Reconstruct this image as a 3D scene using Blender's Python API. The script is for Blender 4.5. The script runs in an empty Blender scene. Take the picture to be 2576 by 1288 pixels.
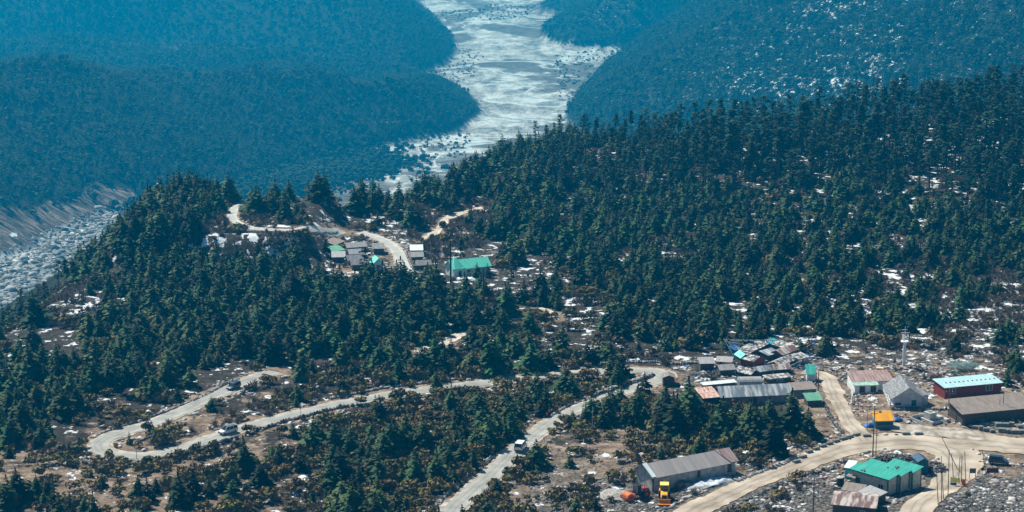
import bpy, bmesh, math, random
import numpy as np
from mathutils import Vector, Matrix, Euler
random.seed(7); RNG = np.random.default_rng(11)
scene = bpy.context.scene
R = math.radians
# ---------------------------------------------------------------- camera
PITCH = R(13.0); CAMZ = 150.0; FP = 4807.5      # FP: focal length in px of a 2576 px wide picture
cam_data = bpy.data.cameras.new('camera'); cam = bpy.data.objects.new('camera', cam_data)
scene.collection.objects.link(cam)
cam.location = (0, 0, CAMZ); cam.rotation_euler = (R(90) - PITCH, 0, 0)
cam_data.sensor_width = 36; cam_data.lens = 36 * FP / 2576; cam_data.clip_start = 1; cam_data.clip_end = 20000
scene.camera = cam
# ---------------------------------------------------------------- sky, sun, exposure
SUN_EL = R(50); SUN_AZ = R(-42)        # azimuth from +Y towards +X
world = bpy.data.worlds.new('World'); scene.world = world; world.use_nodes = True
nt = world.node_tree; bgn = nt.nodes['Background']
sky = nt.nodes.new('ShaderNodeTexSky'); sky.sky_type = 'NISHITA'; sky.sun_disc = False
sky.sun_elevation = SUN_EL; sky.sun_rotation = SUN_AZ; sky.altitude = 3500; sky.ozone_density = 3.0
nt.links.new(sky.outputs[0], bgn.inputs[0]); bgn.inputs[1].default_value = 0.052
sl = bpy.data.lights.new('sun', 'SUN'); sl.energy = 5.0; sl.angle = R(0.5); sl.color = (1.0, 0.95, 0.88)
so = bpy.data.objects.new('sun', sl); scene.collection.objects.link(so)
dv = Vector((math.sin(SUN_AZ) * math.cos(SUN_EL), math.cos(SUN_AZ) * math.cos(SUN_EL), math.sin(SUN_EL)))
so.rotation_euler = dv.to_track_quat('Z', 'Y').to_euler(); so.location = (0, 300, 400)
scene.view_settings.view_transform = 'Standard'; scene.view_settings.look = 'None'
scene.view_settings.exposure = 0.6; scene.view_settings.gamma = 1.0
scene.cycles.volume_bounces = 0; scene.cycles.max_bounces = 6; scene.cycles.transparent_max_bounces = 8
# ---------------------------------------------------------------- terrain
def ss(a, b, x):
    t = np.clip((x - a) / (b - a), 0, 1); return t * t * (3 - 2 * t)
_g = RNG.random((256, 256))
def vnoise(x, y):
    xi = np.floor(x).astype(int); yi = np.floor(y).astype(int); fx = x - xi; fy = y - yi
    fx = fx * fx * (3 - 2 * fx); fy = fy * fy * (3 - 2 * fy)
    g = lambda a, b: _g[a % 256, b % 256]
    return (g(xi, yi) * (1 - fx) + g(xi + 1, yi) * fx) * (1 - fy) + (g(xi, yi + 1) * (1 - fx) + g(xi + 1, yi + 1) * fx) * fy
def fbm(x, y, n=4):
    s = 0; a = .5
    for i in range(n):
        s = s + a * (vnoise(x * 2 ** i + 17 * i, y * 2 ** i + 31 * i) * 2 - 1); a *= .5
    return s
def river_z(x, y):
    return np.interp(y, [1000, 1500, 2400, 3000, 6500], [-190, -218, -284, -300, -306])
def catmull(pts, n=8):
    pts = np.array(pts, float); out = []
    P_ = np.vstack([2 * pts[0] - pts[1], pts, 2 * pts[-1] - pts[-2]])
    for i in range(1, len(P_) - 2):
        for t in np.linspace(0, 1, n, endpoint=False):
            a, b, c, d = P_[i - 1], P_[i], P_[i + 1], P_[i + 2]
            out.append(.5 * (2 * b + (c - a) * t + (2 * a - 5 * b + 4 * c - d) * t * t + (3 * b - a - 3 * c + d) * t ** 3))
    out.append(pts[-1]); return np.array(out)
def near_poly(x, y, pl):
    """distance to a polyline and its parameter"""
    best = np.full(x.shape, 1e18); par = np.zeros(x.shape)
    for i in range(len(pl) - 1):
        ax, ay = pl[i][:2]; bx, by = pl[i + 1][:2]; dx, dy = bx - ax, by - ay
        L = dx * dx + dy * dy + 1e-9
        t = np.clip(((x - ax) * dx + (y - ay) * dy) / L, 0, 1)
        d = (x - ax - t * dx) ** 2 + (y - ay - t * dy) ** 2
        m = d < best - 1e-9
        best = np.where(m, d, best); par = np.where(m, i + t, par)
    return np.sqrt(best), par
def pix_dir(u, v):
    cx = (u - 1288) / FP; cy = (644 - v) / FP; c, s = math.cos(PITCH), math.sin(PITCH)
    return np.array([cx, c + s * cy, -s + c * cy])
def at_z(u, v, z):
    d = pix_dir(u, v); t = (z - CAMZ) / d[2]; return d[0] * t, d[1] * t
def on_river(u, v):
    z = -250.
    for _ in range(30): x, y = at_z(u, v, z); z = float(river_z(x, y))
    return x, y
# hills: bank polyline, crest height along it, slope width, side the hill is on
HILLS = []
def inside(x, y, poly):
    c = np.zeros(x.shape, bool); n = len(poly)
    for i in range(n):
        ax, ay = poly[i]; bx, by = poly[(i + 1) % n]
        if ay == by: continue
        c ^= ((ay > y) != (by > y)) & (x < (bx - ax) * (y - ay) / (by - ay) + ax)
    return c
def hill(bank, heights, widths, close, back=0.5):
    pl = catmull(bank, 6)
    HILLS.append((pl, np.array(heights, float), np.array(widths, float), np.vstack([pl, np.array(close, float)]), back, 6))
b2 = [(-800, 1500), (-520, 1560), on_river(0, 655), on_river(150, 590), on_river(330, 520), on_river(470, 500), on_river(640, 462), on_river(815, 408), on_river(1000, 366), on_river(1155, 332), on_river(1222, 268), (-150, 3330), (-420, 3480), (-900, 3600)]
hill(b2, [300, 285, 262, 235, 195, 165, 140, 112, 96, 80, 26, 40, 60, 60], [620, 600, 580, 540, 470, 420, 350, 280, 220, 120, 60, 100, 140, 140], [(-6000, 3600), (-6000, 1500)])
b3 = [(-1500, 3700), (-700, 3760), on_river(1000, 186), on_river(1062, 190), on_river(1146, 140), on_river(1138, 95), on_river(1085, 45), on_river(1010, 6), (-700, 6600)]
hill(b3, [520, 480, 420, 380, 250, 250, 260, 300, 350], [900, 850, 700, 620, 420, 420, 450, 500, 600], [(-700, 9000), (-6000, 9000), (-6000, 3700)])
b5 = [(120, 6500), on_river(1372, 2), on_river(1348, 26), on_river(1428, 42), on_river(1385, 60), on_river(1353, 82), on_river(1400, 116), on_river(1500, 122), on_river(1610, 126), (700, 3900), (1600, 3800)]
hill(b5, [300, 300, 260, 260, 260, 300, 340, 360, 400, 420, 420], [600, 600, 500, 500, 500, 600, 620, 650, 700, 700, 700], [(6000, 3800), (6000, 9000), (120, 9000)])
b4 = [(900, 1300), (560, 1500), (330, 1850), (190, 2300), on_river(1425, 318), on_river(1440, 262), on_river(1475, 218), on_river(1540, 166), (330, 3750), (700, 4300)]
hill(b4, [330, 330, 330, 330, 320, 300, 330, 360, 380, 380], [640, 640, 640, 640, 620, 600, 600, 600, 600, 600], [(6000, 4300), (6000, 1300)])
NORTH = catmull([(-700, 700), (-300, 745), (-135, 738), (-100, 708), (-70, 712), (-45, 745), (-20, 810), (3, 872), (30, 898), (110, 900), (200, 915), (270, 935), (500, 980)], 6)
NX = np.linspace(-700, 500, 600); NY = np.interp(NX, NORTH[:, 0], NORTH[:, 1])
def terr(x, y):
    x = np.asarray(x, float); y = np.asarray(y, float)
    rz = river_z(x, y)
    # lateral rise outside the valley floor
    z = rz + 1.2 * fbm(x / 60, y / 60, 3)
    for pl, hh, ww, pg, back, k in HILLS:
        if y.size > 1 and y.max() < 1050: break
        d, p = near_poly(x, y, pl); t = p / k
        h = np.interp(t, np.arange(len(hh)), hh); w = np.interp(t, np.arange(len(ww)), ww)
        n = fbm(x / 260 + 5, y / 260, 3); n2 = fbm(x / 70, y / 70, 3)
        q = d / w * (1 + .25 * n)
        prof = np.where(q < 1, np.minimum(1, 1.08 * q) ** .9, 1 - back * (q - 1) * w / np.maximum(h, 1) * .5)
        prof = np.maximum(prof, -.2)
        hz = rz + h * prof * (1 + .10 * n) + (9 * n2 - 26 * np.abs(fbm(x / 150 + 8, y / 150, 3))) * np.minimum(1, q * 2.5)
        z = np.where(inside(x, y, pg), np.maximum(z, hz), z)
    # near bench with its two rims
    bz = 1.4 * fbm(x / 55 + 3, y / 55 + 9, 3) + .35 * fbm(x / 9, y / 9, 2)
    bz = bz + 12 * ss(60, 260, x) * ss(640, 950, y)
    # raised terrace carrying the far switchback
    ter = ss(630, 643, y) * ss(-150, -128, x) * (1 - ss(-74, -60, x))
    bz = bz + 8.5 * ter
    bz = bz + 2.2 * np.exp(-((x - 101) / 13) ** 2 - ((y - 403) / 8) ** 2)
    # knoll of sand above the far village
    bz = bz + 5 * np.exp(-((x + 58) ** 2 + (y - 715) ** 2) / 500)
    ny = np.interp(x, NX, NY)
    wx = np.interp(y, [300, 480, 520, 555, 620, 760], [-290, -230, -165, -150, -140, -137]) + 4 * fbm(y / 30, y * 0 + 2.2, 3)
    sdist = np.minimum((ny - y), (x - wx))
    drop = np.where(sdist < 0, .72 * sdist, 0) - 1.5 * (1 - ss(0, 8, sdist))
    bench = bz + drop + np.where(sdist < -2, 3 * fbm(x / 14, y / 14, 3), 0)
    return np.maximum(z, bench)
def tz(x, y): return float(terr(np.array([x]), np.array([y]))[0])
def P(u, v):
    """the point of the ground seen at (u, v)"""
    d = pix_dir(u, v); t = np.arange(340, 1040, 3.0); h = CAMZ + d[2] * t - terr(d[0] * t, d[1] * t)
    if not (h < 0).any():
        t = np.geomspace(1000, 7000, 600); h = CAMZ + d[2] * t - terr(d[0] * t, d[1] * t)
    i = int(np.argmax(h < 0)) if (h < 0).any() else len(t) - 1
    a, b = t[max(i - 1, 0)], t[i]
    tt = np.linspace(a, b, 40); h = CAMZ + d[2] * tt - terr(d[0] * tt, d[1] * tt)
    j = int(np.argmax(h < 0)) if (h < 0).any() else 39
    return Vector((d[0] * tt[j], d[1] * tt[j], CAMZ + d[2] * tt[j]))
def PB(u, v):
    """a point of the near bench, wherever the line of sight meets it"""
    p = P(u, v); return p
def uv_of(x, y, z):
    c, s = math.cos(PITCH), math.sin(PITCH)
    dz = z - CAMZ; f = y * c - dz * s; up = y * s + dz * c
    return 1288 + FP * x / f, 644 - FP * up / f
# ---------------------------------------------------------------- materials
MATS = {}
def mat(name, col, rough=0.85, var=0.15, scale=3.0, metal=0.0, bump=0.0, emis=None, objvar=0.0, spec=0.3, stretch=None, col2=None, thr=None, thick=None):
    """procedural paint, metal, wood or stone: base colour broken up by noise"""
    if name in MATS: return MATS[name]
    m = bpy.data.materials.new(name); m.use_nodes = True; n = m.node_tree; b = n.nodes['Principled BSDF']; L = n.links.new
    tc = n.nodes.new('ShaderNodeTexCoord'); ns = n.nodes.new('ShaderNodeTexNoise'); ns.inputs['Scale'].default_value = scale; ns.inputs['Detail'].default_value = 4
    if stretch:
        mp = n.nodes.new('ShaderNodeMapping'); mp.inputs['Scale'].default_value = stretch
        L(tc.outputs['Object'], mp.inputs[0]); L(mp.outputs[0], ns.inputs['Vector'])
    else: L(tc.outputs['Object'], ns.inputs['Vector'])
    r = n.nodes.new('ShaderNodeValToRGB'); c = np.array(col)
    c2 = np.array(col2) if col2 else np.clip(c * (1 + var * 1.6), 0, .95)
    lo, hi = thr if thr else (.32, .68)
    r.color_ramp.elements[0].position = lo; r.color_ramp.elements[1].position = hi
    c1 = c if col2 else c * (1 - var)
    r.color_ramp.elements[0].color = (*c1, 1); r.color_ramp.elements[1].color = (*c2, 1)
    L(ns.outputs['Fac'], r.inputs[0]); out = r.outputs[0]
    if objvar:
        oi = n.nodes.new('ShaderNodeObjectInfo'); h = n.nodes.new('ShaderNodeHueSaturation')
        mr = n.nodes.new('ShaderNodeMapRange'); mr.inputs['To Min'].default_value = 1 - objvar; mr.inputs['To Max'].default_value = 1 + objvar * 1.3
        L(oi.outputs['Random'], mr.inputs[0]); L(mr.outputs[0], h.inputs['Value']); L(out, h.inputs['Color'])
        ml = n.nodes.new('ShaderNodeMath'); ml.operation = 'MULTIPLY'; ml.inputs[1].default_value = 7.31
        fr = n.nodes.new('ShaderNodeMath'); fr.operation = 'FRACT'; m2 = n.nodes.new('ShaderNodeMapRange')
        m2.inputs['To Min'].default_value = .5 - objvar * .10; m2.inputs['To Max'].default_value = .5 + objvar * .02
        L(oi.outputs['Random'], ml.inputs[0]); L(ml.outputs[0], fr.inputs[0]); L(fr.outputs[0], m2.inputs[0]); L(m2.outputs[0], h.inputs['Hue'])
        out = h.outputs[0]
    L(out, b.inputs['Base Color'])
    b.inputs['Roughness'].default_value = rough; b.inputs['Metallic'].default_value = metal
    b.inputs['Specular IOR Level'].default_value = spec
    if bump:
        bp = n.nodes.new('ShaderNodeBump'); bp.inputs['Strength'].default_value = bump; bp.inputs['Distance'].default_value = .1
        L(ns.outputs['Fac'], bp.inputs['Height']); L(bp.outputs[0], b.inputs['Normal'])
    MATS[name] = m; return m
M_FIR = mat('fir needles', (.022, .052, .017), .8, .45, .8, objvar=.8, spec=.15)
M_OLD = mat('old fir needles', (.013, .033, .016), .8, .45, .4, objvar=.60, spec=.15)
M_OLIVE = mat('rhododendron leaves', (.115, .098, .022), .7, .45, .9, objvar=.5, spec=.25)
M_TWIG = mat('bare twigs', (.19, .150, .115), .9, .4, .9, objvar=.30, spec=.1)
M_BARK = mat('bark', (.060, .045, .035), .95, .3, 3, spec=.1)
M_ROCK = mat('granite', (.15, .145, .14), .95, .5, 1.2, bump=.4, objvar=.55, spec=.15)
M_BOULD = mat('pale boulder', (.31, .295, .27), .95, .5, 1.0, bump=.4, objvar=.7, spec=.15)

def terrain_material():
    m = bpy.data.materials.new('mountain ground'); m.use_nodes = True; n = m.node_tree; L = n.links.new; b = n.nodes['Principled BSDF']
    b.inputs['Roughness'].default_value = .95; b.inputs['Specular IOR Level'].default_value = .1
    geo = n.nodes.new('ShaderNodeNewGeometry')
    def attr(nm):
        a = n.nodes.new('ShaderNodeAttribute'); a.attribute_name = nm; s = n.nodes.new('ShaderNodeSeparateColor'); L(a.outputs['Color'], s.inputs[0]); return s
    A = attr('maska'); B = attr('maskb'); Cm = attr('maskc')
    def noise(sc, det=5, rough=.6, dist=0., st=None):
        t = n.nodes.new('ShaderNodeTexNoise'); t.inputs['Scale'].default_value = sc; t.inputs['Detail'].default_value = det; t.inputs['Roughness'].default_value = rough; t.inputs['Distortion'].default_value = dist
        if st:
            mp = n.nodes.new('ShaderNodeMapping'); mp.inputs['Scale'].default_value = st; L(geo.outputs['Position'], mp.inputs[0]); L(mp.outputs[0], t.inputs[0])
        else: L(geo.outputs['Position'], t.inputs[0])
        return t.outputs['Fac']
    def ramp(x, stops):
        r = n.nodes.new('ShaderNodeValToRGB'); e = r.color_ramp.elements
        while len(e) < len(stops): e.new(.5)
        for q, (p, c) in zip(e, stops): q.position = p; q.color = (*c, 1)
        L(x, r.inputs[0]); return r.outputs[0]
    def math_(op, a, b_, clamp=False):
        t = n.nodes.new('ShaderNodeMath'); t.operation = op; t.use_clamp = clamp
        for i, q in enumerate((a, b_)):
            if isinstance(q, (int, float)): t.inputs[i].default_value = q
            else: L(q, t.inputs[i])
        return t.outputs[0]
    def mix(f, a, b_):
        t = n.nodes.new('ShaderNodeMix'); t.data_type = 'RGBA'
        if isinstance(f, (int, float)): t.inputs[0].default_value = f
        else: L(f, t.inputs[0])
        L(a, t.inputs[6]); L(b_, t.inputs[7]); return t.outputs[2]
    def thr(mask, noi, w=.06, k=1.0):       # 1 where mask beats noise
        d = math_('SUBTRACT', math_('MULTIPLY', mask, k), noi); d = math_('DIVIDE', d, w); return math_('ADD', d, .5, True)
    floor = ramp(noise(.35, 8, .75), [(.3, (.012, .014, .010)), (.46, (.030, .027, .020)), (.58, (.062, .048, .040)), (.75, (.14, .115, .10))])
    tan = ramp(noise(.22, 9, .72), [(.30, (.05, .036, .024)), (.42, (.16, .11, .075)), (.54, (.29, .215, .155)), (.64, (.42, .325, .25)), (.76, (.58, .49, .41))])
    stone = ramp(noise(1.1, 6, .8), [(.38, (.02, .02, .02)), (.50, (.10, .09, .08)), (.62, (.29, .27, .24))])
    grav = ramp(noise(.022, 11, .88, st=(1.2, .6, 1)), [(.40, (.08, .085, .085)), (.47, (.26, .265, .265)), (.54, (.50, .51, .51)), (.64, (.80, .81, .81))])
    gveg = ramp(noise(.04, 11, .88), [(.38, (.05, .045, .042)), (.5, (.12, .11, .10)), (.62, (.24, .23, .21))])
    scree = ramp(noise(.035, 8, .78, 1.6, st=(.6, 1.7, .8)), [(.40, (.022, .024, .018)), (.50, (.10, .075, .055)), (.60, (.34, .265, .21))])
    c = floor
    c = mix(thr(A.outputs[0], noise(.09, 7, .75), .07, 1.0), c, tan)
    c = mix(thr(B.outputs[0], noise(.5, 5, .7), .10, 1.0), c, stone)
    c = mix(thr(A.outputs[2], noise(.02, 6, .6), .08, 1.0), c, scree)
    # braided plain: gravel with islands of scrub stretched along the river
    gv = mix(thr(B.outputs[1], noise(.0045, 5, .6, .6, st=(1.0, .45, 1)), .035, 1.0), gveg, grav)
    ab = math_('ABSOLUTE', math_('SUBTRACT', noise(.0032, 4, .55, .8, st=(1.0, .6, 1)), .5), 0); line = math_('SUBTRACT', 1.0, math_('DIVIDE', ab, .012), True)
    wt = n.nodes.new('ShaderNodeRGB'); wt.outputs[0].default_value = (.62, .70, .74, 1)
    gv = mix(math_('MULTIPLY', line, .8), gv, wt.outputs[0])
    c = mix(Cm.outputs[0], c, ramp(noise(.04, 6, .7), [(.35, (.008, .016, .010)), (.65, (.022, .030, .020))]))
    c = mix(thr(A.outputs[2], noise(.02, 6, .6), .08, 1.0), c, scree)
    c = mix(A.outputs[1], c, gv)
    # the braids of water in the plain are pale
    snowc = ramp(noise(.6, 4), [(.3, (.72, .76, .80)), (.7, (.86, .88, .90))])
    c = mix(thr(B.outputs[2], noise(.24, 7, .70), .025, 1.0), c, snowc)
    L(c, b.inputs['Base Color'])
    bp = n.nodes.new('ShaderNodeBump'); bp.inputs['Strength'].default_value = .8; bp.inputs['Distance'].default_value = 1.0
    L(noise(.5, 7, .75), bp.inputs['Height']); L(bp.outputs[0], b.inputs['Normal'])
    return m

# ---------------------------------------------------------------- density maps of the near bench (rows v = 450..1250, columns u = 50..2550)
def grid(rows): return np.array([[int(ch) for ch in r] for r in rows], float) / 9
G_FIR = grid(["99999999999987766666666666", "88888665665467788877777777", "88888777221256777888877777", "24588999999965678888776666", "66899999999676677777766666", "88888645666655542110000014", "98512223356778798898500000", "63223445677764325665000000", "44555566777752331000000000"])
G_OLIVE = grid(["22222222222222222222222222", "22222222222222222222222222", "22222222111222222222222222",
  "22233333333322333333322222", "33333333333333333333333322", "33333344455555442211000012",
  "33322223567666555554200000", "44444445777664335554111111", "33444445788873331111111111"])
G_BUSH = grid(["33333333333333333333333333", "33336664336663334433333333", "33322223435433354444445777", "45432222222244443333345666", "33322222333333322222334444", "22222355544333333333333333", "22333443333333333322222211", "33324444444443333332222111", "33334444443332222233333222"])
G_ROCK = grid(["00000000000001111111111112", "00000001235521111111122222", "00000000566642223222234555",
  "45421111111145411111145666", "22211111224433211122345666", "11112345444334466777777765",
  "11233333333333444344444555", "45445544433347655455444444", "45544444444457888899999999"])
G_TAN = grid(["11111111111111111111111111", "11111111233331111111111111", "11111111455542111111122222",
  "33322111111144321111122222", "11111111115543211111133333", "11111133333333335667777775",
  "11556666433344456544899999", "77777665444445888655899999", "77777655455488864433333333"])
G_SNOW = grid(["11112222233333333333555555", "11113443344444445555666555", "11111122333323444444455555",
  "34422222333333344444466775", "22223322333333333334444444", "11112222233322222222222333",
  "00001112222211111111111111", "01111111222211111111111111", "01112222222211111111111111"])
def gsample(G, u, v):
    fu = np.clip((u - 50) / 100, 0, 24.999); fv = np.clip((v - 450) / 100, 0, 7.999)
    i = fv.astype(int); j = fu.astype(int); a = fv - i; b = fu - j
    return (G[i, j] * (1 - b) + G[i, j + 1] * b) * (1 - a) + (G[i + 1, j] * (1 - b) + G[i + 1, j + 1] * b) * a
SNOW_SPOTS = [(560, 605, 22, 9), (640, 600, 30, 14), (680, 625, 28, 16), (735, 605, 30, 10), (515, 605, 12, 14), (700, 568, 55, 5), (800, 568, 50, 6),
  (220, 770, 45, 12), (270, 785, 25, 8), (180, 755, 30, 10), (1555, 640, 40, 8), (1560, 655, 20, 8), (1660, 700, 16, 7), (2200, 560, 30, 6), (2050, 555, 30, 8),
  (2500, 720, 45, 7), (2420, 725, 25, 5), (2330, 715, 25, 4), (2540, 560, 20, 6), (2220, 600, 8, 14), (1010, 760, 10, 10), (1320, 380, 14, 9), (1245, 455, 30, 5),
  (1440, 440, 30, 8), (1190, 825, 22, 6), (525, 1225, 18, 8), (760, 1195, 16, 6), (765, 1075, 28, 5), (1020, 1100, 14, 6), (1790, 1212, 45, 9), (1980, 1125, 18, 8), (2040, 1110, 20, 6),
  (2000, 1160, 10, 8), (400, 470, 16, 12), (435, 480, 14, 8), (35, 590, 10, 12), (215, 565, 14, 8), (660, 938, 22, 6), (1700, 600, 20, 5), (2240, 470, 14, 8), (2455, 880, 14, 6),
  (2340, 690, 30, 5), (250, 885, 12, 5), (60, 910, 12, 5), (1890, 690, 20, 4), (1415, 745, 14, 8), (1380, 690, 12, 6), (880, 740, 8, 5), (640, 300, 0, 0)]
# ---------------------------------------------------------------- bookkeeping
def tag(o, label=None, cat=None, group=None, kind=None):
    for k, v in (('label', label), ('category', cat), ('group', group), ('kind', kind)):
        if v: o[k] = v
    return o
def link(o, parent=None):
    scene.collection.objects.link(o)
    if parent is not None: o.parent = parent
    return o
def mesh_np(name, V, F, mat_=None, smooth=False):
    me = bpy.data.meshes.new(name); V = np.asarray(V, np.float32); F = np.asarray(F, np.int32); k = F.shape[1]
    me.vertices.add(len(V)); me.vertices.foreach_set('co', V.ravel())
    me.loops.add(F.size); me.loops.foreach_set('vertex_index', F.ravel())
    me.polygons.add(len(F)); me.polygons.foreach_set('loop_start', np.arange(0, F.size, k, dtype=np.int32)); me.polygons.foreach_set('loop_total', np.full(len(F), k, np.int32))
    if smooth: me.polygons.foreach_set('use_smooth', np.ones(len(F), bool))
    me.update(calc_edges=True)
    if mat_: me.materials.append(mat_)
    return me
# ---------------------------------------------------------------- road lines (u, v, width in metres)
ROAD_A = [(690, 936), (645, 951), (600, 971), (560, 988), (500, 1014), (440, 1043), (380, 1067), (320, 1086), (272, 1102), (250, 1122), (262, 1138), (300, 1146), (360, 1148),
  (420, 1140), (480, 1124), (540, 1103), (600, 1080), (700, 1054), (800, 1030), (870, 1012), (960, 997), (1050, 985), (1130, 975), (1200, 966), (1260, 958), (1350, 948), (1440, 940), (1520, 934),
  (1590, 932), (1640, 934), (1672, 942), (1672, 953), (1640, 965), (1580, 984), (1500, 1012), (1430, 1040), (1380, 1068), (1340, 1098), (1300, 1135), (1262, 1172), (1220, 1212), (1170, 1255), (1125, 1298), (1070, 1350)]
ROAD_B = [(1640, 1345), (1750, 1281), (1850, 1236), (1950, 1191), (2050, 1153), (2130, 1128), (2200, 1116), (2290, 1112), (2370, 1124), (2410, 1145), (2412, 1175), (2385, 1215), (2335, 1255), (2280, 1310)]
ROAD_C = [(2020, 935), (2075, 945), (2092, 975), (2108, 1010), (2125, 1045), (2150, 1078), (2185, 1110)]
ROAD_D1 = [(622, 514), (604, 517), (590, 526), (584, 543), (592, 558), (618, 570), (660, 577), (740, 579), (800, 580), (860, 581)]
ROAD_D2 = [(905, 585), (935, 594), (965, 605), (990, 622), (1006, 645), (1015, 668), (1030, 684), (1052, 696)]
ROAD_E = [(1215, 522), (1165, 535), (1128, 550), (1108, 570), (1090, 590), (1068, 604)]
ROAD_F = [(1200, 828), (1150, 846), (1105, 868), (1055, 888)]
ROAD_G = [(1355, 775), (1385, 785), (1400, 805)]
YARD = [(2390, 1110), (2450, 1108), (2520, 1118), (2600, 1125), (2680, 1130)]
YARD2 = [(2190, 1060), (2250, 1075), (2330, 1085), (2400, 1092), (2480, 1100)]
def world_line(pts, n=6, step=1.2):
    W = np.array([list(P(*p)) for p in pts])
    c = catmull(W[:, :2], 10); s = np.r_[0, np.cumsum(np.hypot(*np.diff(c, axis=0).T))]
    k = max(2, int(s[-1] / step)); q = np.linspace(0, s[-1], k)
    return np.c_[np.interp(q, s, c[:, 0]), np.interp(q, s, c[:, 1])]
LINES = {k: world_line(v) for k, v in dict(A=ROAD_A, B=ROAD_B, C=ROAD_C, D1=ROAD_D1, D2=ROAD_D2, E=ROAD_E, F=ROAD_F, G=ROAD_G, Y=YARD, Y2=YARD2).items()}
HALF = dict(A=3.3, B=4.6, C=2.6, D1=2.2, D2=2.7, E=2.2, F=2.6, G=1.2, Y=6.5, Y2=4.0)
def road_dist(x, y):
    """distance outside the nearest road edge"""
    d = np.full(np.shape(x), 1e9)
    for k, l in LINES.items():
        l2 = l[::3]
        m = (x > l2[:, 0].min() - 25) & (x < l2[:, 0].max() + 25) & (y > l2[:, 1].min() - 25) & (y < l2[:, 1].max() + 25)
        if not m.any(): continue
        xs, ys = x[m], y[m]; dd = np.full(xs.shape, 1e9)
        for a, b in l2: dd = np.minimum(dd, (xs - a) ** 2 + (ys - b) ** 2)
        d[m] = np.minimum(d[m], np.sqrt(dd) - HALF[k])
    return d
def ribbon(name, line, half, mat_, lift, noise=.25, across=6, kind='structure', half_fn=None):
    n = len(line); T = np.gradient(line, axis=0); T /= np.linalg.norm(T, axis=1)[:, None] + 1e-9; N = np.c_[-T[:, 1], T[:, 0]]
    V = []; F = []; m = across + 1
    wob = [vnoise(np.arange(n) * .23 + 9, np.full(n, k * 7.7)) - .5 for k in (1, 2)]
    for i in range(n):
        h = half if half_fn is None else half_fn(i / (n - 1))
        a = -h + noise * 2 * wob[0][i] + noise * RNG.normal(0, .22); b = h + noise * 2 * wob[1][i] + noise * RNG.normal(0, .22)
        for j in range(m):
            V.append(line[i] + N[i] * (a + (b - a) * j / across))
    V = np.array(V); Z = terr(V[:, 0], V[:, 1]) + lift
    for i in range(n - 1):
        for j in range(across):
            F.append((i * m + j, (i + 1) * m + j, (i + 1) * m + j + 1, i * m + j + 1))
    me = mesh_np(name, np.c_[V, Z], F, mat_, True); q = np.arange(len(V))
    col = np.stack([(q % m) / across, (q // m) * .012 % 1.0 * 0 + (q // m) * .01, np.zeros(len(V)), np.ones(len(V))], -1); at = me.color_attributes.new('lane', 'FLOAT_COLOR', 'POINT'); at.data.foreach_set('color', col.astype(np.float32).ravel())
    o = bpy.data.objects.new(name, me); link(o); tag(o, kind=kind); return o
def road_mat(name, col, track, scale=.4, rut=.0):
    """road surface: patchy noise, darker wheel ruts that wander along the lane"""
    m = mat(name, col, .95, .16, scale, bump=.25, spec=.15, col2=track, thr=(.36, .66))
    if rut:
        n = m.node_tree; L = n.links.new; b = n.nodes['Principled BSDF']; base = b.inputs['Base Color'].links[0].from_socket
        a = n.nodes.new('ShaderNodeAttribute'); a.attribute_name = 'lane'; s = n.nodes.new('ShaderNodeSeparateColor'); L(a.outputs['Color'], s.inputs[0])
        geo = n.nodes.new('ShaderNodeNewGeometry'); nz = n.nodes.new('ShaderNodeTexNoise'); nz.inputs['Scale'].default_value = .12; nz.inputs['Detail'].default_value = 5; L(geo.outputs['Position'], nz.inputs[0])
        k = n.nodes.new('ShaderNodeMath'); k.operation = 'MULTIPLY_ADD'; k.inputs[1].default_value = .30; L(nz.outputs['Fac'], k.inputs[0]); L(s.outputs[0], k.inputs[2])
        r = n.nodes.new('ShaderNodeValToRGB'); e = r.color_ramp.elements
        for p, v in ((.38, 1.0), (.44, 1 - rut), (.50, 1.0), (.66, 1.0), (.72, 1 - rut), (.79, 1.0), (.95, 1.12)):
            q = e.new(p); q.color = (v, v, v, 1)
        e[0].color = (1.12, 1.1, 1.06, 1); e[-1].color = (1.15, 1.12, 1.08, 1); L(k.outputs[0], r.inputs[0])
        x = n.nodes.new('ShaderNodeMix'); x.data_type = 'RGBA'; x.blend_type = 'MULTIPLY'; x.inputs[0].default_value = 1; L(base, x.inputs[6]); L(r.outputs[0], x.inputs[7]); L(x.outputs[2], b.inputs['Base Color'])
    return m
M_ASPH = road_mat('worn asphalt', (.27, .27, .25), (.38, .375, .345), .25, .22)
M_SHO = road_mat('dusty road edge', (.25, .21, .17), (.52, .47, .40), .5)
M_PALE = road_mat('pale asphalt', (.36, .36, .34), (.48, .475, .45), .25, .15)  # lighter asphalt for the two far road stretches
M_DIRT = road_mat('packed dirt', (.30, .245, .19), (.50, .43, .35), .16, .30)
M_PATH = road_mat('pale path dirt', (.42, .36, .30), (.62, .54, .45), .3, .15)
ribbon('road_shoulder', LINES['A'], 3.2, M_SHO, .10, .55)
ribbon('road', LINES['A'], 2.3, M_ASPH, .16, .15)
ribbon('dirt_road', LINES['B'], 4.3, M_DIRT, .12, .7, half_fn=lambda t: 3.6 + 2.6 * math.exp(-((t - .62) / .16) ** 2))
ribbon('dirt_track', LINES['C'], 2.5, M_DIRT, .14, .7)
ribbon('road_shoulder', LINES['D1'], 2.0, M_SHO, .10, .3); ribbon('road', LINES['D1'], 1.7, M_PALE, .16, .12)
ribbon('road_shoulder', LINES['D2'], 2.9, M_SHO, .10, .5); ribbon('road', LINES['D2'], 2.1, M_PALE, .16, .15)
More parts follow.
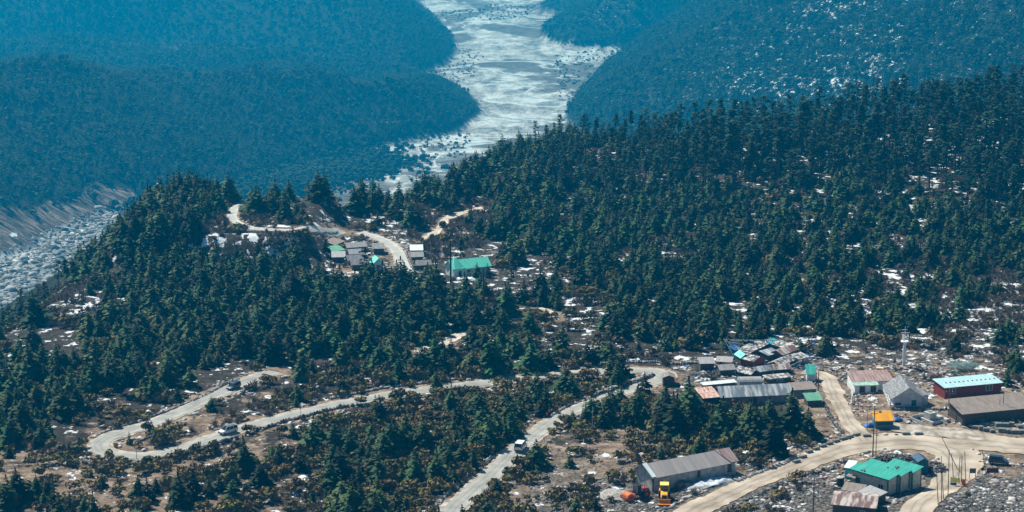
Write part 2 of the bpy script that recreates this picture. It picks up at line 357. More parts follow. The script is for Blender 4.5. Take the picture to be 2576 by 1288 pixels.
ribbon('dirt_track', LINES['E'], 2.0, M_PATH, .10, 1.0); ribbon('dirt_track', LINES['F'], 2.4, M_PATH, .10, .7); ribbon('footpath', LINES['G'], 1.0, M_PATH, .10, .4)
ribbon('dirt_yard', LINES['Y'], 6.0, M_DIRT, .16, 1.6); ribbon('dirt_yard', LINES['Y2'], 3.2, M_SHO, .20, 1.3)
# ---------------------------------------------------------------- the ground: one sheet, finer towards the camera
def build_ground():
    r = np.concatenate([np.arange(300, 900, 1.6), np.geomspace(900, 9000, 420)]); a = np.radians(np.arange(-21, 21.01, .1))
    RR, AA = np.meshgrid(r, a, indexing='ij'); X = RR * np.sin(AA); Y = RR * np.cos(AA)
    xf, yf = X.ravel(), Y.ravel(); Z = np.empty(xf.shape)
    near = yf < 1040
    Z[near] = terr(xf[near], yf[near]); Z[~near] = terr(xf[~near], yf[~near])
    nr, na = X.shape; idx = np.arange(nr * na).reshape(nr, na)
    F = np.stack([idx[:-1, :-1], idx[:-1, 1:], idx[1:, 1:], idx[1:, :-1]], -1).reshape(-1, 4)
    me = mesh_np('ground', np.c_[xf, yf, Z], F, terrain_material(), True)
    U, V = uv_of(xf, yf, Z)
    wx = np.interp(yf, [300, 480, 520, 555, 620, 760], [-290, -230, -165, -150, -140, -137])
    bench = (yf < np.interp(xf, NX, NY) + 12) & (xf > wx - 110)
    rz = river_z(xf, yf); hgt = Z - rz; bench &= Z > -150; plain = (hgt < 5) & ~bench
    rd = np.full(xf.shape, 99.); rd[bench] = road_dist(xf[bench], yf[bench])
    tan = np.where(bench, gsample(G_TAN, U, V), 0); tan = .20 + .47 * tan
    tan = np.maximum(tan, .85 * (1 - ss(0, 4, rd)))
    for (x0, y0, rx, ry, k) in [(*P(880, 520)[:2], 4, 7, .9), (*P(950, 530)[:2], 5, 8, .9), (*P(1000, 640)[:2], 5, 16, .7), (*P(880, 680)[:2], 9, 15, .65)]:
        tan = np.maximum(tan, k * np.exp(-((xf - x0) / rx) ** 2 - ((yf - y0) / ry) ** 2))
    tan = np.where(bench, tan, .0)
    gravel = np.where(plain, 1.0, 0) * (1 - ss(3, 5, hgt))
    scree = np.zeros(xf.shape)
    d0 = near_poly(xf, yf, [on_river(-150, 720), on_river(0, 655), on_river(150, 590), on_river(330, 520)])[0]
    m = (~bench) & (hgt >= 3); scree[m] = (.85 * (1 - ss(22, 62, d0[m])))
    scree = np.where(~bench & (hgt > 3) & (yf < 1400), .3, scree)
    pl = np.zeros(xf.shape); pl[bench] = gsample(G_ROCK, U, V)[bench]
    stone = .18 + .42 * pl
    # where the gravel is bare: channels of the river
    g = np.full(xf.shape, .56)
    ch = catmull([on_river(60, 760), on_river(120, 680), on_river(230, 605), on_river(320, 540), (-300, 2250), (-262, 2380), on_river(960, 420), on_river(1020, 366), on_river(1190, 330), on_river(1300, 285), on_river(1260, 240), on_river(1180, 185), on_river(1240, 140), on_river(1300, 110), on_river(1200, 70), on_river(1270, 30), on_river(1300, 0), (0, 9000)], 6)
    d1 = near_poly(xf, yf, ch)[0]; g = .442 + .13 * np.exp(-(d1 / 90) ** 2)
    ch2 = catmull([on_river(1250, 130), on_river(1380, 140), on_river(1480, 150), on_river(1590, 135)], 6)
    g = np.maximum(g, .44 + .16 * np.exp(-(near_poly(xf, yf, ch2)[0] / 110) ** 2))
    ch3 = catmull([on_river(1440, 230), on_river(1400, 270), on_river(1250, 310)], 6)
    g = np.maximum(g, .44 + .14 * np.exp(-(near_poly(xf, yf, ch3)[0] / 55) ** 2))
    dv_ = near_poly(xf, yf, [on_river(420, 500), on_river(620, 470), on_river(830, 422)])[0]; g -= .40 * np.exp(-(dv_ / 90) ** 2)
    snow = np.where(bench, .375 + (.12 + .05 * ss(560, 700, V)) * gsample(G_SNOW, U, V), 0)
    H4 = (~bench) & (xf > 120) & (hgt > 25); snow = np.where(H4, .38 + .13 * np.exp(-((U - 2050) / 260) ** 2 - ((V - 200) / 110) ** 2) + .08 * np.exp(-((U - 2200) / 200) ** 2 - ((V - 20) / 60) ** 2), snow)
    snow = np.where(bench & (rd < 1.5), snow - .25, snow)
    for (u0, v0, ru, rv) in SNOW_SPOTS:
        if ru == 0: continue
        p = P(u0, v0); s = p.y / FP; rx = ru * s * 1.1; ry = max(2.0, min(3.2 * rv * s, 14)); ry = 3.5 if 590 < v0 < 630 and u0 < 760 else ry
        snow = np.maximum(snow, .66 * np.exp(-(((xf - p.x) / rx) ** 2 + ((yf - p.y) / ry) ** 2) * .7))
    one = np.ones(xf.shape)
    for nm, arr in (('maska', (tan, gravel, scree)), ('maskb', (stone, g, snow)), ('maskc', (np.where(~bench & (hgt > 6), .9, 0), one * 0, one * 0))):
        at = me.color_attributes.new(nm, 'FLOAT_COLOR', 'POINT'); at.data.foreach_set('color', np.stack([*arr, one], -1).astype(np.float32).ravel())
    o = bpy.data.objects.new('ground', me); link(o); tag(o, kind='structure'); return o
build_ground()
# ---------------------------------------------------------------- plants and rocks
def quads(C, A, B):
    """quads centred at C spanned by half vectors A and B"""
    V = np.stack([C - A - B, C + A - B, C + A + B, C - A + B], 1).reshape(-1, 3); n = len(C)
    return V, np.arange(4 * n).reshape(n, 4)
def fir_crown(seed, layers=10, h0=.14, rad=.27, per=9, fat=1.0):
    """whorls of drooping fans; height 1"""
    r = np.random.default_rng(seed); Cs = []; As = []; Bs = []
    for k in range(layers):
        f = k / (layers - 1); z = h0 + (0.97 - h0) * f ** .92
        rr = rad * (1 - f) ** .72 * r.uniform(.8, 1.15) * fat + .018
        m = max(4, int(per * (1 - .55 * f)))
        a0 = r.uniform(0, 6.28)
        for j in range(m):
            a = a0 + 6.283 * j / m + r.normal(0, .2); L = rr * r.uniform(.62, 1.2)
            if r.random() < .10: continue
            d = np.array([math.cos(a), math.sin(a), 0]); p = np.array([-d[1], d[0], 0])
            for q, (s, w) in enumerate(((.30, .24), (.58, .22), (.86, .17))):
                droop = -.16 * L * s * 2 + .06 * L + r.normal(0, .008)
                Cs.append(d * L * s + [0, 0, z + droop]); As.append(d * L * .19 + [0, 0, -.30 * L * .19])
                tw = r.normal(0, .35); Bs.append((p * math.cos(tw) + np.array([0, 0, 1]) * math.sin(tw)) * (w * L * .95 + .006))
    for j in range(4):
        a = j * 1.57; d = np.array([math.cos(a), math.sin(a), 0]); Cs.append(np.array([0, 0, .955])); As.append(d * .02); Bs.append(np.array([0, 0, .055]))
    return quads(np.array(Cs), np.array(As), np.array(Bs))
def old_crown(seed, n=15, top=.12, leaf=14, low=.42, spread=.17):
    """tall old fir: ragged flat pads of needles up a bare stem, flat top"""
    r = np.random.default_rng(seed); Cs = []; As = []; Bs = []
    for k in range(n):
        f = k / (n - 1); z = low + (.97 - low) * f; a = k * 2.4 + r.normal(0, .4)
        off = spread * (.35 + .65 * math.sin(3.0 * (0.12 + .8 * f))) * r.uniform(.35, 1.15)
        c = np.array([math.cos(a) * off, math.sin(a) * off, z]); R_ = top * r.uniform(.55, 1.1) * (1.25 if f > .85 else 1)
        if f > .9: c[:2] *= .3
        m = leaf
        for j in range(m):
            b = r.uniform(0, 6.28); q = R_ * math.sqrt(r.random()); cc = c + np.array([math.cos(b) * q, math.sin(b) * q, r.normal(0, .012) - .25 * q])
            t = r.uniform(0, 6.28); d = np.array([math.cos(t), math.sin(t), r.normal(0, .25)]); p = np.array([-d[1], d[0], r.normal(0, .3)])
            Cs.append(cc); As.append(d * r.uniform(.018, .034)); Bs.append(p * r.uniform(.014, .028))
    return quads(np.array(Cs), np.array(As), np.array(Bs))
def dome(seed, n=110, lobes=5, size=.085, flat=.75):
    r = np.random.default_rng(seed); Cs = []; As = []; Bs = []
    L = [(np.array([r.normal(0, .22), r.normal(0, .22), r.uniform(.28, .5)]), r.uniform(.24, .4)) for _ in range(lobes)]
    for i in range(n):
        c, R_ = L[r.integers(lobes)]; d = r.normal(0, 1, 3); d[2] = abs(d[2]) * .9 - .25; d /= np.linalg.norm(d)
        cc = c + d * R_ * r.uniform(.7, 1.05) * np.array([1, 1, flat]); cc[2] = max(cc[2], .03)
        t = r.normal(0, 1, 3); t -= d * t.dot(d) * .7; t /= np.linalg.norm(t); p = np.cross(d, t) + r.normal(0, .3, 3)
        Cs.append(cc); As.append(t * size * r.uniform(.6, 1.3)); Bs.append(p * size * r.uniform(.5, 1.0))
    return quads(np.array(Cs), np.array(As), np.array(Bs))
def twigs(seed, n=70):
    r = np.random.default_rng(seed); Cs = []; As = []; Bs = []
    for i in range(n):
        a = r.uniform(0, 6.28); e = r.uniform(.35, 1.4); L = r.uniform(.3, .62)
        d = np.array([math.cos(a) * math.cos(e), math.sin(a) * math.cos(e), math.sin(e)])
        base = np.array([r.normal(0, .12), r.normal(0, .12), r.uniform(0, .25)])
        p = np.cross(d, r.normal(0, 1, 3)); p /= np.linalg.norm(p)
        Cs.append(base + d * L * .6); As.append(d * L * .5); Bs.append(p * r.uniform(.012, .035))
    return quads(np.array(Cs), np.array(As), np.array(Bs))
def stem(h, r0, r1, n=6, lean=0.0, z0=-.06):
    V = []; F = []
    for k in range(5):
        f = k / 4; rr = r0 + (r1 - r0) * f; z = z0 + (h - z0) * f
        for j in range(n):
            a = 6.283 * j / n; V.append((math.cos(a) * rr + lean * f * f, math.sin(a) * rr, z))
    for k in range(4):
        for j in range(n): F.append((k * n + j, k * n + (j + 1) % n, (k + 1) * n + (j + 1) % n, (k + 1) * n + j))
    return np.array(V), np.array(F)
def limbs(seed, low, spread, n=5, base=.012):
    r = np.random.default_rng(seed); V, F = stem(.95, base, .004); Vs = [V]; Fs = [F]; c = len(V)
    for k in range(n):
        z = low + (.88 - low) * k / n; a = k * 2.4; L = spread * 1.0; d = np.array([math.cos(a), math.sin(a), .12])
        p = np.array([-d[1], d[0], 0]) * .004; q = np.array([0, 0, .005]); s = np.array([0, 0, z]); e = s + d * L
        Vs.append(np.array([s - p, s + p, s + q, e - p * .4, e + p * .4, e + q * .4])); Fs.append(np.array([(0, 1, 4, 3), (1, 2, 5, 4), (2, 0, 3, 5)]) + c); c += 6
    return np.vstack(Vs), np.vstack(Fs)
def joinVF(*p):
    V = []; F = []; c = 0
    for v, f in p: V.append(v); F.append(f + c); c += len(v)
    return np.vstack(V), np.vstack(F)
def rockVF(seed, sub=1, flat=.6):
    bm = bmesh.new(); bmesh.ops.create_icosphere(bm, subdivisions=sub + 1, radius=.5); r = np.random.default_rng(seed)
    planes = [(Vector(r.normal(0, 1, 3)).normalized(), r.uniform(.26, .44)) for _ in range(7)]
    for v in bm.verts:
        for nrm, dd in planes:
            k = v.co.dot(nrm) - dd
            if k > 0: v.co -= nrm * k
        v.co *= r.uniform(.94, 1.06); v.co.z = v.co.z * flat + .12
    V = np.array([v.co[:] for v in bm.verts]); F = np.array([[v.index for v in f.verts] for f in bm.faces]); bm.free(); return V, F
def boulderVF(seed):
    return rockVF(seed, 0)
def two_mat(name, parts):
    """one mesh of several (V, F, material) pieces"""
    V = []; F = []; mi = []; c = 0; me = None
    for k, (v, f, m) in enumerate(parts): V.append(v); F.append(f + c); mi += [k] * len(f); c += len(v)
    me = mesh_np(name, np.vstack(V), np.vstack(F)); [me.materials.append(m) for _, _, m in parts]
    me.polygons.foreach_set('material_index', np.array(mi, np.int32)); return me
NF = 6
FIR_C = [fir_crown(40 + i, 10 + i % 3, .10 + .05 * (i % 3), .36 + .04 * (i % 4), 11) for i in range(NF)]
FIR_S = [stem(.9, .022, .006) for i in range(NF)]
OLD_C = [old_crown(70 + i, 12 + 2 * (i % 4), .062 + .012 * (i % 3), 15, (.42, .55, .46, .6, .36)[i % 5], .085 + .02 * (i % 3)) for i in range(5)]
OLD_S = [limbs(80 + i, .40, .10, base=.017) for i in range(5)]
OLI = [dome(90 + i, 120, 4 + i % 4) for i in range(5)]
TWG = [twigs(100 + i) for i in range(4)]
ROK = [rockVF(110 + i, 0, .55 + .12 * (i % 3)) for i in range(6)]
BLD = [rockVF(130 + i, 1, .6 + .1 * (i % 3)) for i in range(5)]
FAR = [fir_crown(150 + i, 6, .12, .24 + .04 * i, 5, 1.1) for i in range(3)] + [dome(160 + i, 34, 3, .16, 1.3) for i in range(2)] + [old_crown(170 + i, 8, .14, 6, .42, .17) for i in range(3)]
def src(meshes, nm):
    col = bpy.data.collections.new(nm)
    for i, me in enumerate(meshes):
        o = bpy.data.objects.new('%s source %02d' % (nm, i), me); col.objects.link(o)
    return col
def scatter(name, pts, scl, kinds, meshes, label, cat, mirror=True, tilt=.04, zs=None):
    """one stuff object: every point carries an instance of one of the meshes"""
    n = len(pts)
    if n == 0: return
    me = bpy.data.meshes.new(name); me.vertices.add(n); me.vertices.foreach_set('co', np.asarray(pts, np.float32).ravel())
    a = me.attributes.new('rot', 'FLOAT_VECTOR', 'POINT'); rot = np.c_[RNG.normal(0, tilt, n), RNG.normal(0, tilt, n), RNG.uniform(0, 6.28, n)]
    a.data.foreach_set('vector', rot.astype(np.float32).ravel())
    a = me.attributes.new('scl', 'FLOAT_VECTOR', 'POINT'); s = np.asarray(scl); w = RNG.uniform(.8, 1.2, n)
    a.data.foreach_set('vector', np.c_[s * w, s * w, s if zs is None else zs].astype(np.float32).ravel())
    a = me.attributes.new('pick', 'INT', 'POINT'); a.data.foreach_set('value', np.asarray(kinds, np.int32))
    o = bpy.data.objects.new(name, me); link(o); tag(o, label, cat, None, 'stuff')
    g = bpy.data.node_groups.new(name + ' nodes', 'GeometryNodeTree')
    g.interface.new_socket('Geometry', in_out='INPUT', socket_type='NodeSocketGeometry'); g.interface.new_socket('Geometry', in_out='OUTPUT', socket_type='NodeSocketGeometry')
    gi = g.nodes.new('NodeGroupInput'); go = g.nodes.new('NodeGroupOutput'); ci = g.nodes.new('GeometryNodeCollectionInfo')
    ci.inputs['Collection'].default_value = src(meshes, name); ci.inputs['Separate Children'].default_value = True; ci.inputs['Reset Children'].default_value = True
    ip = g.nodes.new('GeometryNodeInstanceOnPoints'); ip.inputs['Pick Instance'].default_value = True
    def na(nm, t):
        q = g.nodes.new('GeometryNodeInputNamedAttribute'); q.data_type = t; q.inputs['Name'].default_value = nm; return [x for x in q.outputs if x.name == 'Attribute' and x.enabled][0]
    g.links.new(gi.outputs[0], ip.inputs['Points']); g.links.new(ci.outputs[0], ip.inputs['Instance'])
    g.links.new(na('pick', 'INT'), ip.inputs['Instance Index']); g.links.new(na('rot', 'FLOAT_VECTOR'), ip.inputs['Rotation']); g.links.new(na('scl', 'FLOAT_VECTOR'), ip.inputs['Scale'])
    g.links.new(ip.outputs[0], go.inputs[0])
    md = o.modifiers.new('instances', 'NODES'); md.node_group = g; return o
# --- candidate places on the near bench
EXT = []             # the same for trees only
EXCL = []            # (x, y, radius) kept clear, filled by the buildings before the plants are placed
def cands(step, y0=345, y1=960, margin=.30):
    xs = np.arange(-330, 330, step); ys = np.arange(y0, y1, step)
    X, Y = np.meshgrid(xs, ys); X = (X + RNG.uniform(-.48, .48, X.shape) * step).ravel(); Y = (Y + RNG.uniform(-.48, .48, Y.shape) * step).ravel()
    wx = np.interp(Y, [300, 480, 520, 555, 620, 760], [-290, -230, -165, -150, -140, -137])
    m = (np.abs(X) < Y * margin + 12) & (Y < np.interp(X, NX, NY) + 6) & (X > wx - 90)
    X, Y = X[m], Y[m]; Z = terr(X, Y); U, V = uv_of(X, Y, Z); return X, Y, Z, U, V
def clear_of(X, Y, road=1.0, ex=0.0, tree=False):
    m = road_dist(X, Y) > road
    for (a, b, r) in EXCL + (EXT if tree else []): m &= (X - a) ** 2 + (Y - b) ** 2 > (r + ex) ** 2
    return m
SPLIT = {'corner_trim': 'corner_trim', 'cab_frame': 'cab_post', 'drum_frame': 'drum_frame_beam', 'bumper': 'bumper', 'track': 'track', 'pillar': 'window_pillar', 'roof_weight': 'roof_weight', 'parapet': 'parapet', 'bamboo_pole': 'bamboo_pole', 'plank': 'plank'}
# ---------------------------------------------------------------- mesh builder
class MB:
    def __init__(s): s.v = []; s.f = []; s.p = []
    def add(s, V, F):
        c = len(s.v); s.p.append((c, len(s.f))); s.v += [tuple(p) for p in V]; s.f += [tuple(i + c for i in f) for f in F]; return s
    def box(s, x0, x1, y0, y1, z0, z1, rz=0, c=None):
        V = [(x, y, z) for z in (z0, z1) for x, y in ((x0, y0), (x1, y0), (x1, y1), (x0, y1))]
        if rz:
            cx, cy = c or ((x0 + x1) / 2, (y0 + y1) / 2)
            V = [(cx + (x - cx) * math.cos(rz) - (y - cy) * math.sin(rz), cy + (x - cx) * math.sin(rz) + (y - cy) * math.cos(rz), z) for x, y, z in V]
        return s.add(V, [(0, 3, 2, 1), (4, 5, 6, 7), (0, 1, 5, 4), (1, 2, 6, 5), (2, 3, 7, 6), (3, 0, 4, 7)])
    def slab(s, pts, t):
        """a polygon given as a loop, thickened downwards"""
        n = len(pts); V = [tuple(p) for p in pts] + [(p[0], p[1], p[2] - t) for p in pts]
        return s.add(V, [tuple(range(n)), tuple(reversed(range(n, 2 * n)))] + [(i, i + n, (i + 1) % n + n, (i + 1) % n) for i in range(n)])
    def prism(s, prof, x0, x1, axis='x'):
        n = len(prof); V = []
        for x in (x0, x1):
            for a, b in prof: V.append((x, a, b) if axis == 'x' else (a, x, b))
        return s.add(V, [tuple(reversed(range(n))), tuple(range(n, 2 * n))] + [(i, (i + 1) % n, (i + 1) % n + n, i + n) for i in range(n)])
    def tube(s, p, q, r0, r1=None, n=6):
        p, q = Vector(p), Vector(q); r1 = r0 if r1 is None else r1; d = (q - p).normalized(); a = d.orthogonal().normalized(); b = d.cross(a)
        V = [tuple(c + (a * math.cos(6.2832 * i / n) + b * math.sin(6.2832 * i / n)) * r) for c, r in ((p, r0), (q, r1)) for i in range(n)]
        return s.add(V, [tuple(reversed(range(n))), tuple(range(n, 2 * n))] + [(i, (i + 1) % n, (i + 1) % n + n, i + n) for i in range(n)])
    def build(s, name, m, parent=None, bevel=0.0, smooth=False):
        if name in SPLIT and len(s.p) > 1:      # every separate piece becomes a part of its own
            ends = s.p[1:] + [(len(s.v), len(s.f))]
            for (a, b), (c, d) in zip(s.p, ends):
                q = MB(); q.add(s.v[a:c], [tuple(i - a for i in f) for f in s.f[b:d]]); o = q.build(SPLIT[name], m, parent, bevel, smooth)
            return o
        me = bpy.data.meshes.new(name); me.from_pydata(s.v, [], s.f); me.materials.append(m)
        bm = bmesh.new(); bm.from_mesh(me); bmesh.ops.recalc_face_normals(bm, faces=bm.faces); bm.to_mesh(me); bm.free()
        if smooth:
            for p in me.polygons: p.use_smooth = True
        o = bpy.data.objects.new(name, me); link(o, parent)
        if bevel:
            b = o.modifiers.new('bevel', 'BEVEL'); b.width = bevel; b.segments = 2; b.limit_method = 'ANGLE'
        return o
def box(*a, **k): return MB().box(*a, **k)
def empty(name, loc, rz=0, label=None, cat=None, group=None):
    o = bpy.data.objects.new(name, None); link(o); o.location = loc; o.rotation_euler = (0, 0, rz); o.empty_display_size = .5
    tag(o, label, cat, group); return o
def copy_tree(o, parent=None):
    c = o.copy(); scene.collection.objects.link(c); c.parent = parent
    for ch in list(o.children): copy_tree(ch, c)
    return c
# paints
W_GREY = mat('weathered grey plaster', (.36, .36, .34), .95, .30, .8, bump=.2)
W_PALE = mat('pale blue-grey plaster', (.50, .53, .55), .95, .18, .7)
W_BLOCK = mat('sandy block wall', (.50, .45, .38), .95, .22, 1.3)
W_WHITE = mat('white lime wash', (.74, .75, .74), .9, .14, 1.0)
W_MAROON = mat('maroon cladding', (.20, .030, .032), .7, .20, 2, stretch=(5, 5, .3))
W_WOOD = mat('dark weathered wood', (.075, .060, .050), .95, .4, 1.5, stretch=(5, 5, .5))
W_DARK = mat('dark teal painted wood', (.02, .13, .12), .8, .2, 3)
T_GREY = mat('old corrugated tin', (.25, .25, .255), .6, .35, 1.0, stretch=(4, .35, .35), spec=.4, col2=(.40, .39, .39), thr=(.3, .7))
T_RUST = mat('rusty corrugated tin', (.24, .13, .115), .75, .3, .8, stretch=(3, .35, .35), col2=(.42, .33, .31), thr=(.35, .66))
T_RUSTP = mat('patchy rusty tin', (.17, .10, .09), .75, .3, .45, stretch=(2.2, .6, .6), col2=(.50, .44, .41), thr=(.44, .60))
T_SHAN = mat('patched sheet roof', (.10, .10, .11), .8, .3, .7, stretch=(1.3, 1.8, 1), col2=(.52, .50, .46), thr=(.47, .56))
T_PATCH = mat('patched tin', (.16, .20, .24), .6, .3, .5, stretch=(2.5, .4, .4), col2=(.55, .56, .55), thr=(.42, .66))
T_SHED = mat('shed roof tin', (.30, .275, .265), .7, .2, .5, stretch=(2.4, .25, .25), col2=(.42, .37, .36), thr=(.3, .7))
T_TURQ = mat('turquoise painted tin', (.012, .28, .215), .55, .3, .8, stretch=(3, .3, .3), spec=.4, col2=(.06, .42, .34), thr=(.4, .7))
T_MINT = mat('mint green painted tin', (.13, .66, .50), .55, .12, .8, stretch=(3, .3, .3), spec=.4)
T_WHITE = mat('white painted tin', (.66, .74, .76), .5, .12, .8, stretch=(3, .3, .3), spec=.4)
T_SALMON = mat('salmon rust tin', (.40, .17, .12), .75, .3, 1.2, stretch=(4, .6, .6), col2=(.70, .55, .48), thr=(.45, .55))
T_BROWN = mat('brown plank roof', (.17, .135, .115), .9, .3, 1.2, stretch=(5, .3, .3), col2=(.33, .28, .25), thr=(.3, .7))
T_GREEN = mat('faded green sheet', (.12, .33, .22), .8, .15, 1)
T_DARKTIN = mat('dark tin with snow grit', (.13, .135, .145), .7, .3, 1.2, stretch=(4, .5, .5), col2=(.30, .30, .31), thr=(.4, .65))
T_GRAVEL = mat('gravel', (.22, .21, .19), .95, .3, 3.0, bump=.8, col2=(.46, .44, .41), thr=(.4, .62))
T_ICE = mat('pale blue-green tin', (.40, .60, .62), .5, .12, .8, stretch=(3, .3, .3), spec=.4)
SNOWM = mat('old snow', (.72, .77, .80), .8, .06, 2, bump=.5)
GLASS = mat('dark window glass', (.02, .035, .045), .15, .1, 1, spec=.6)
TRIMW = mat('white trim', (.78, .80, .80), .7, .06, 3)
TRIMG = mat('green trim', (.015, .16, .12), .7, .15, 3)
WOODP = mat('grey wooden pole', (.10, .085, .07), .95, .3, 4, stretch=(4, 4, .5))
CONC = mat('bare concrete', (.42, .42, .40), .95, .2, 1.5)
M_HEAP = mat('heap stone', (.07, .068, .065), .95, .4, .9, bump=.3, col2=(.38, .37, .34), thr=(.46, .64))
CONCD = mat('mossy block', (.17, .18, .17), .95, .35, 1.5)
BLACK = mat('black plastic', (.012, .014, .018), .5, .2, 2)
TYRE = mat('tyre rubber', (.015, .015, .016), .9, .2, 4)
BLUE = mat('blue tarp', (.015, .10, .30), .6, .3, 1.5)
CYAN = mat('cyan tarp', (.03, .36, .42), .6, .2, 1.5)
YELLOWM = mat('orange-yellow roof sheet', (.75, .33, .015), .6, .12, .7, stretch=(3, .3, .3))
def frame2(p0, p1):
    d = (p1 - p0); d.z = 0; L = d.length; return L, math.atan2(d.y, d.x)
def base_z(p0, ang, L, w):
    c, s = math.cos(ang), math.sin(ang)
    return min(tz(p0.x + c * a - s * b, p0.y + s * a + c * b) for a in (0, L / 2, L) for b in (0, w))
def exclude(p0, ang, L, w, pad=1.5):
    c, s = math.cos(ang), math.sin(ang); n = max(1, int(math.ceil(L / max(w, 2.5))))
    for i in range(n + 1):
        a = L * i / n; b = w / 2; EXCL.append((p0.x + c * a - s * b, p0.y + s * a + c * b, w / 2 + pad))
def gable_x(mb, L, w, h, rise, ov, t=.08):       # ridge along the length
    y0, y1, m = -ov, w + ov, w / 2; k = rise / (w / 2); e = h - k * ov
    mb.slab([(-ov, y0, e), (L + ov, y0, e), (L + ov, m, h + rise), (-ov, m, h + rise)], t)
    mb.slab([(-ov, m, h + rise + .004), (L + ov, m, h + rise + .004), (L + ov, y1, e), (-ov, y1, e)], t)
def house(name, label, cat, a, b, w, h, roof='gable', rise=1.2, wall=W_GREY, tin=T_GREY, ov=.35, group=None, openings=(), ends=(), zoff=0.0, trim=None, skirt=1.6, pad=1.5, clutter=None):
    """a, b: picture points where the front wall meets the ground; w depth behind it"""
    p0, p1 = P(*a), P(*b); L, ang = frame2(p0, p1); z = base_z(p0, ang, L, w) + .25 + zoff
    r = empty(name, (p0.x, p0.y, z), ang, label, cat, group); exclude(p0, ang, L, w, pad)
    wm = MB(); m = w / 2; tt = .10
    if roof in ('gable', 'gabley'):
        if roof == 'gable': wm.prism([(0, -skirt), (w, -skirt), (w, h - tt), (m, h + rise - tt), (0, h - tt)], 0, L)
        else: wm.prism([(0, -skirt), (L, -skirt), (L, h - tt), (L / 2, h + rise - tt), (0, h - tt)], 0, w, 'y')
        wm.build('wall', wall, r); rm = MB()
        if roof == 'gable': gable_x(rm, L, w, h, rise, ov)
        else:
            k = rise / (L / 2); e = h - k * ov; c = L / 2
            rm.slab([(-ov, -ov, e), (c, -ov, h + rise), (c, w + ov, h + rise), (-ov, w + ov, e)], .08)
            rm.slab([(c, -ov, h + rise + .004), (L + ov, -ov, e), (L + ov, w + ov, e), (c, w + ov, h + rise + .004)], .08)
    else:                                       # 'mono': rises to the back; rise may be negative
        wm.prism([(0, -skirt), (w, -skirt), (w, h + rise - tt), (0, h - tt)], 0, L); wm.build('wall', wall, r)
        k = rise / w; rm = MB().slab([(-ov, -ov, h - k * ov), (L + ov, -ov, h - k * ov), (L + ov, w + ov, h + rise + k * ov), (-ov, w + ov, h + rise + k * ov)], .08)
    ro = rm.build('roof', tin, r)
    for kind, x, z0, ww, hh in openings:        # on the front wall
        opening(r, kind, (x, -.03, z0), ww, hh, 0)
    for side, kind, y, z0, ww, hh in ends:
        if side == 'L': opening(r, kind, (-.03, y, z0), ww, hh, R(-90))
        else: opening(r, kind, (L + .03, y, z0), ww, hh, R(90))
    if trim:
        tm = MB().box(-.06, .16, -.07, .12, -skirt, h - .12).box(L - .16, L + .06, -.07, .12, -skirt, h - .12); tm.build('corner_trim', trim, r)
    return r, L, w, h
def opening(r, kind, loc, ww, hh, rz):
    if kind == 'window':
        f = MB().box(-ww / 2, ww / 2, -.04, .05, 0, .07).box(-ww / 2, ww / 2, -.04, .05, hh - .07, hh).box(-ww / 2, -ww / 2 + .07, -.04, .05, .07, hh - .07).box(ww / 2 - .07, ww / 2, -.04, .05, .07, hh - .07).box(-.03, .03, -.04, .05, .07, hh - .07)
        o = f.build('window', TRIMW, r); o.location = loc; o.rotation_euler.z = rz
        MB().box(-ww / 2 + .06, ww / 2 - .06, -.01, .03, .06, hh - .06).build('pane', GLASS, o)
    else:
        o = MB().box(-ww / 2, ww / 2, -.03, .05, 0, hh).build('door', W_WOOD if kind == 'door' else W_DARK, r); o.location = loc; o.rotation_euler.z = rz
        MB().box(ww / 2 - .16, ww / 2 - .1, -.06, -.03, hh * .45, hh * .55).build('handle', BLACK, o)
def stones_on(r, L, w, h, rise, n, mt=None, seed=1, roof='gable'):
    """loose weights on a tin roof, one part"""
    rr = random.Random(seed)
    for i in range(n):
        x = rr.uniform(.3, L - .3); y = rr.uniform(.2, w / 2 * .9); z = h + rise * y / (w / 2) if roof == 'gable' else h + rise * y / w
        s = rr.uniform(.2, .45); V, F = ROK[i % 6]; MB().add([(x + v[0] * s, y + v[1] * s, z + v[2] * s + .02) for v in V], [tuple(int(k) for k in f) for f in F]).build('roof_stone', mt or M_BOULD, r)
# ---------------------------------------------------------------- lower right: shed, machines, turquoise house
r, L, w, h = house('long_shed', 'long grey stone shed with a rust-edged tin roof behind the yellow and red machines', 'shed', (1642, 1238), (1850, 1193), 7.2, 3.5, rise=1.9, wall=W_GREY, tin=T_SHED, ov=.55,
      openings=[('door', 12.6, 1.0, .9, 1.7), ('door', 21.2, .9, 1.1, 2.0), ('door', 2.6, .0, 1.0, 2.0)])
MB().slab([(-.62, -.62, 3.50), (.55, -.62, 3.50), (.55, 3.6, 5.50), (-.62, 3.6, 5.50)], .03).build('white_roof_sheet', T_WHITE, r).location.z = .06
MB().slab([(L - 1.6, -.58, 3.40), (L + .58, -.58, 3.40), (L + .58, 3.6, 5.48), (L - 3.6, 3.6, 5.48)], .02).build('rusty_roof_edge', T_RUST, r).location.z = .05
MB().box(-.1, .16, -.12, .12, -1, 3.2).build('corner_post', W_WOOD, r)
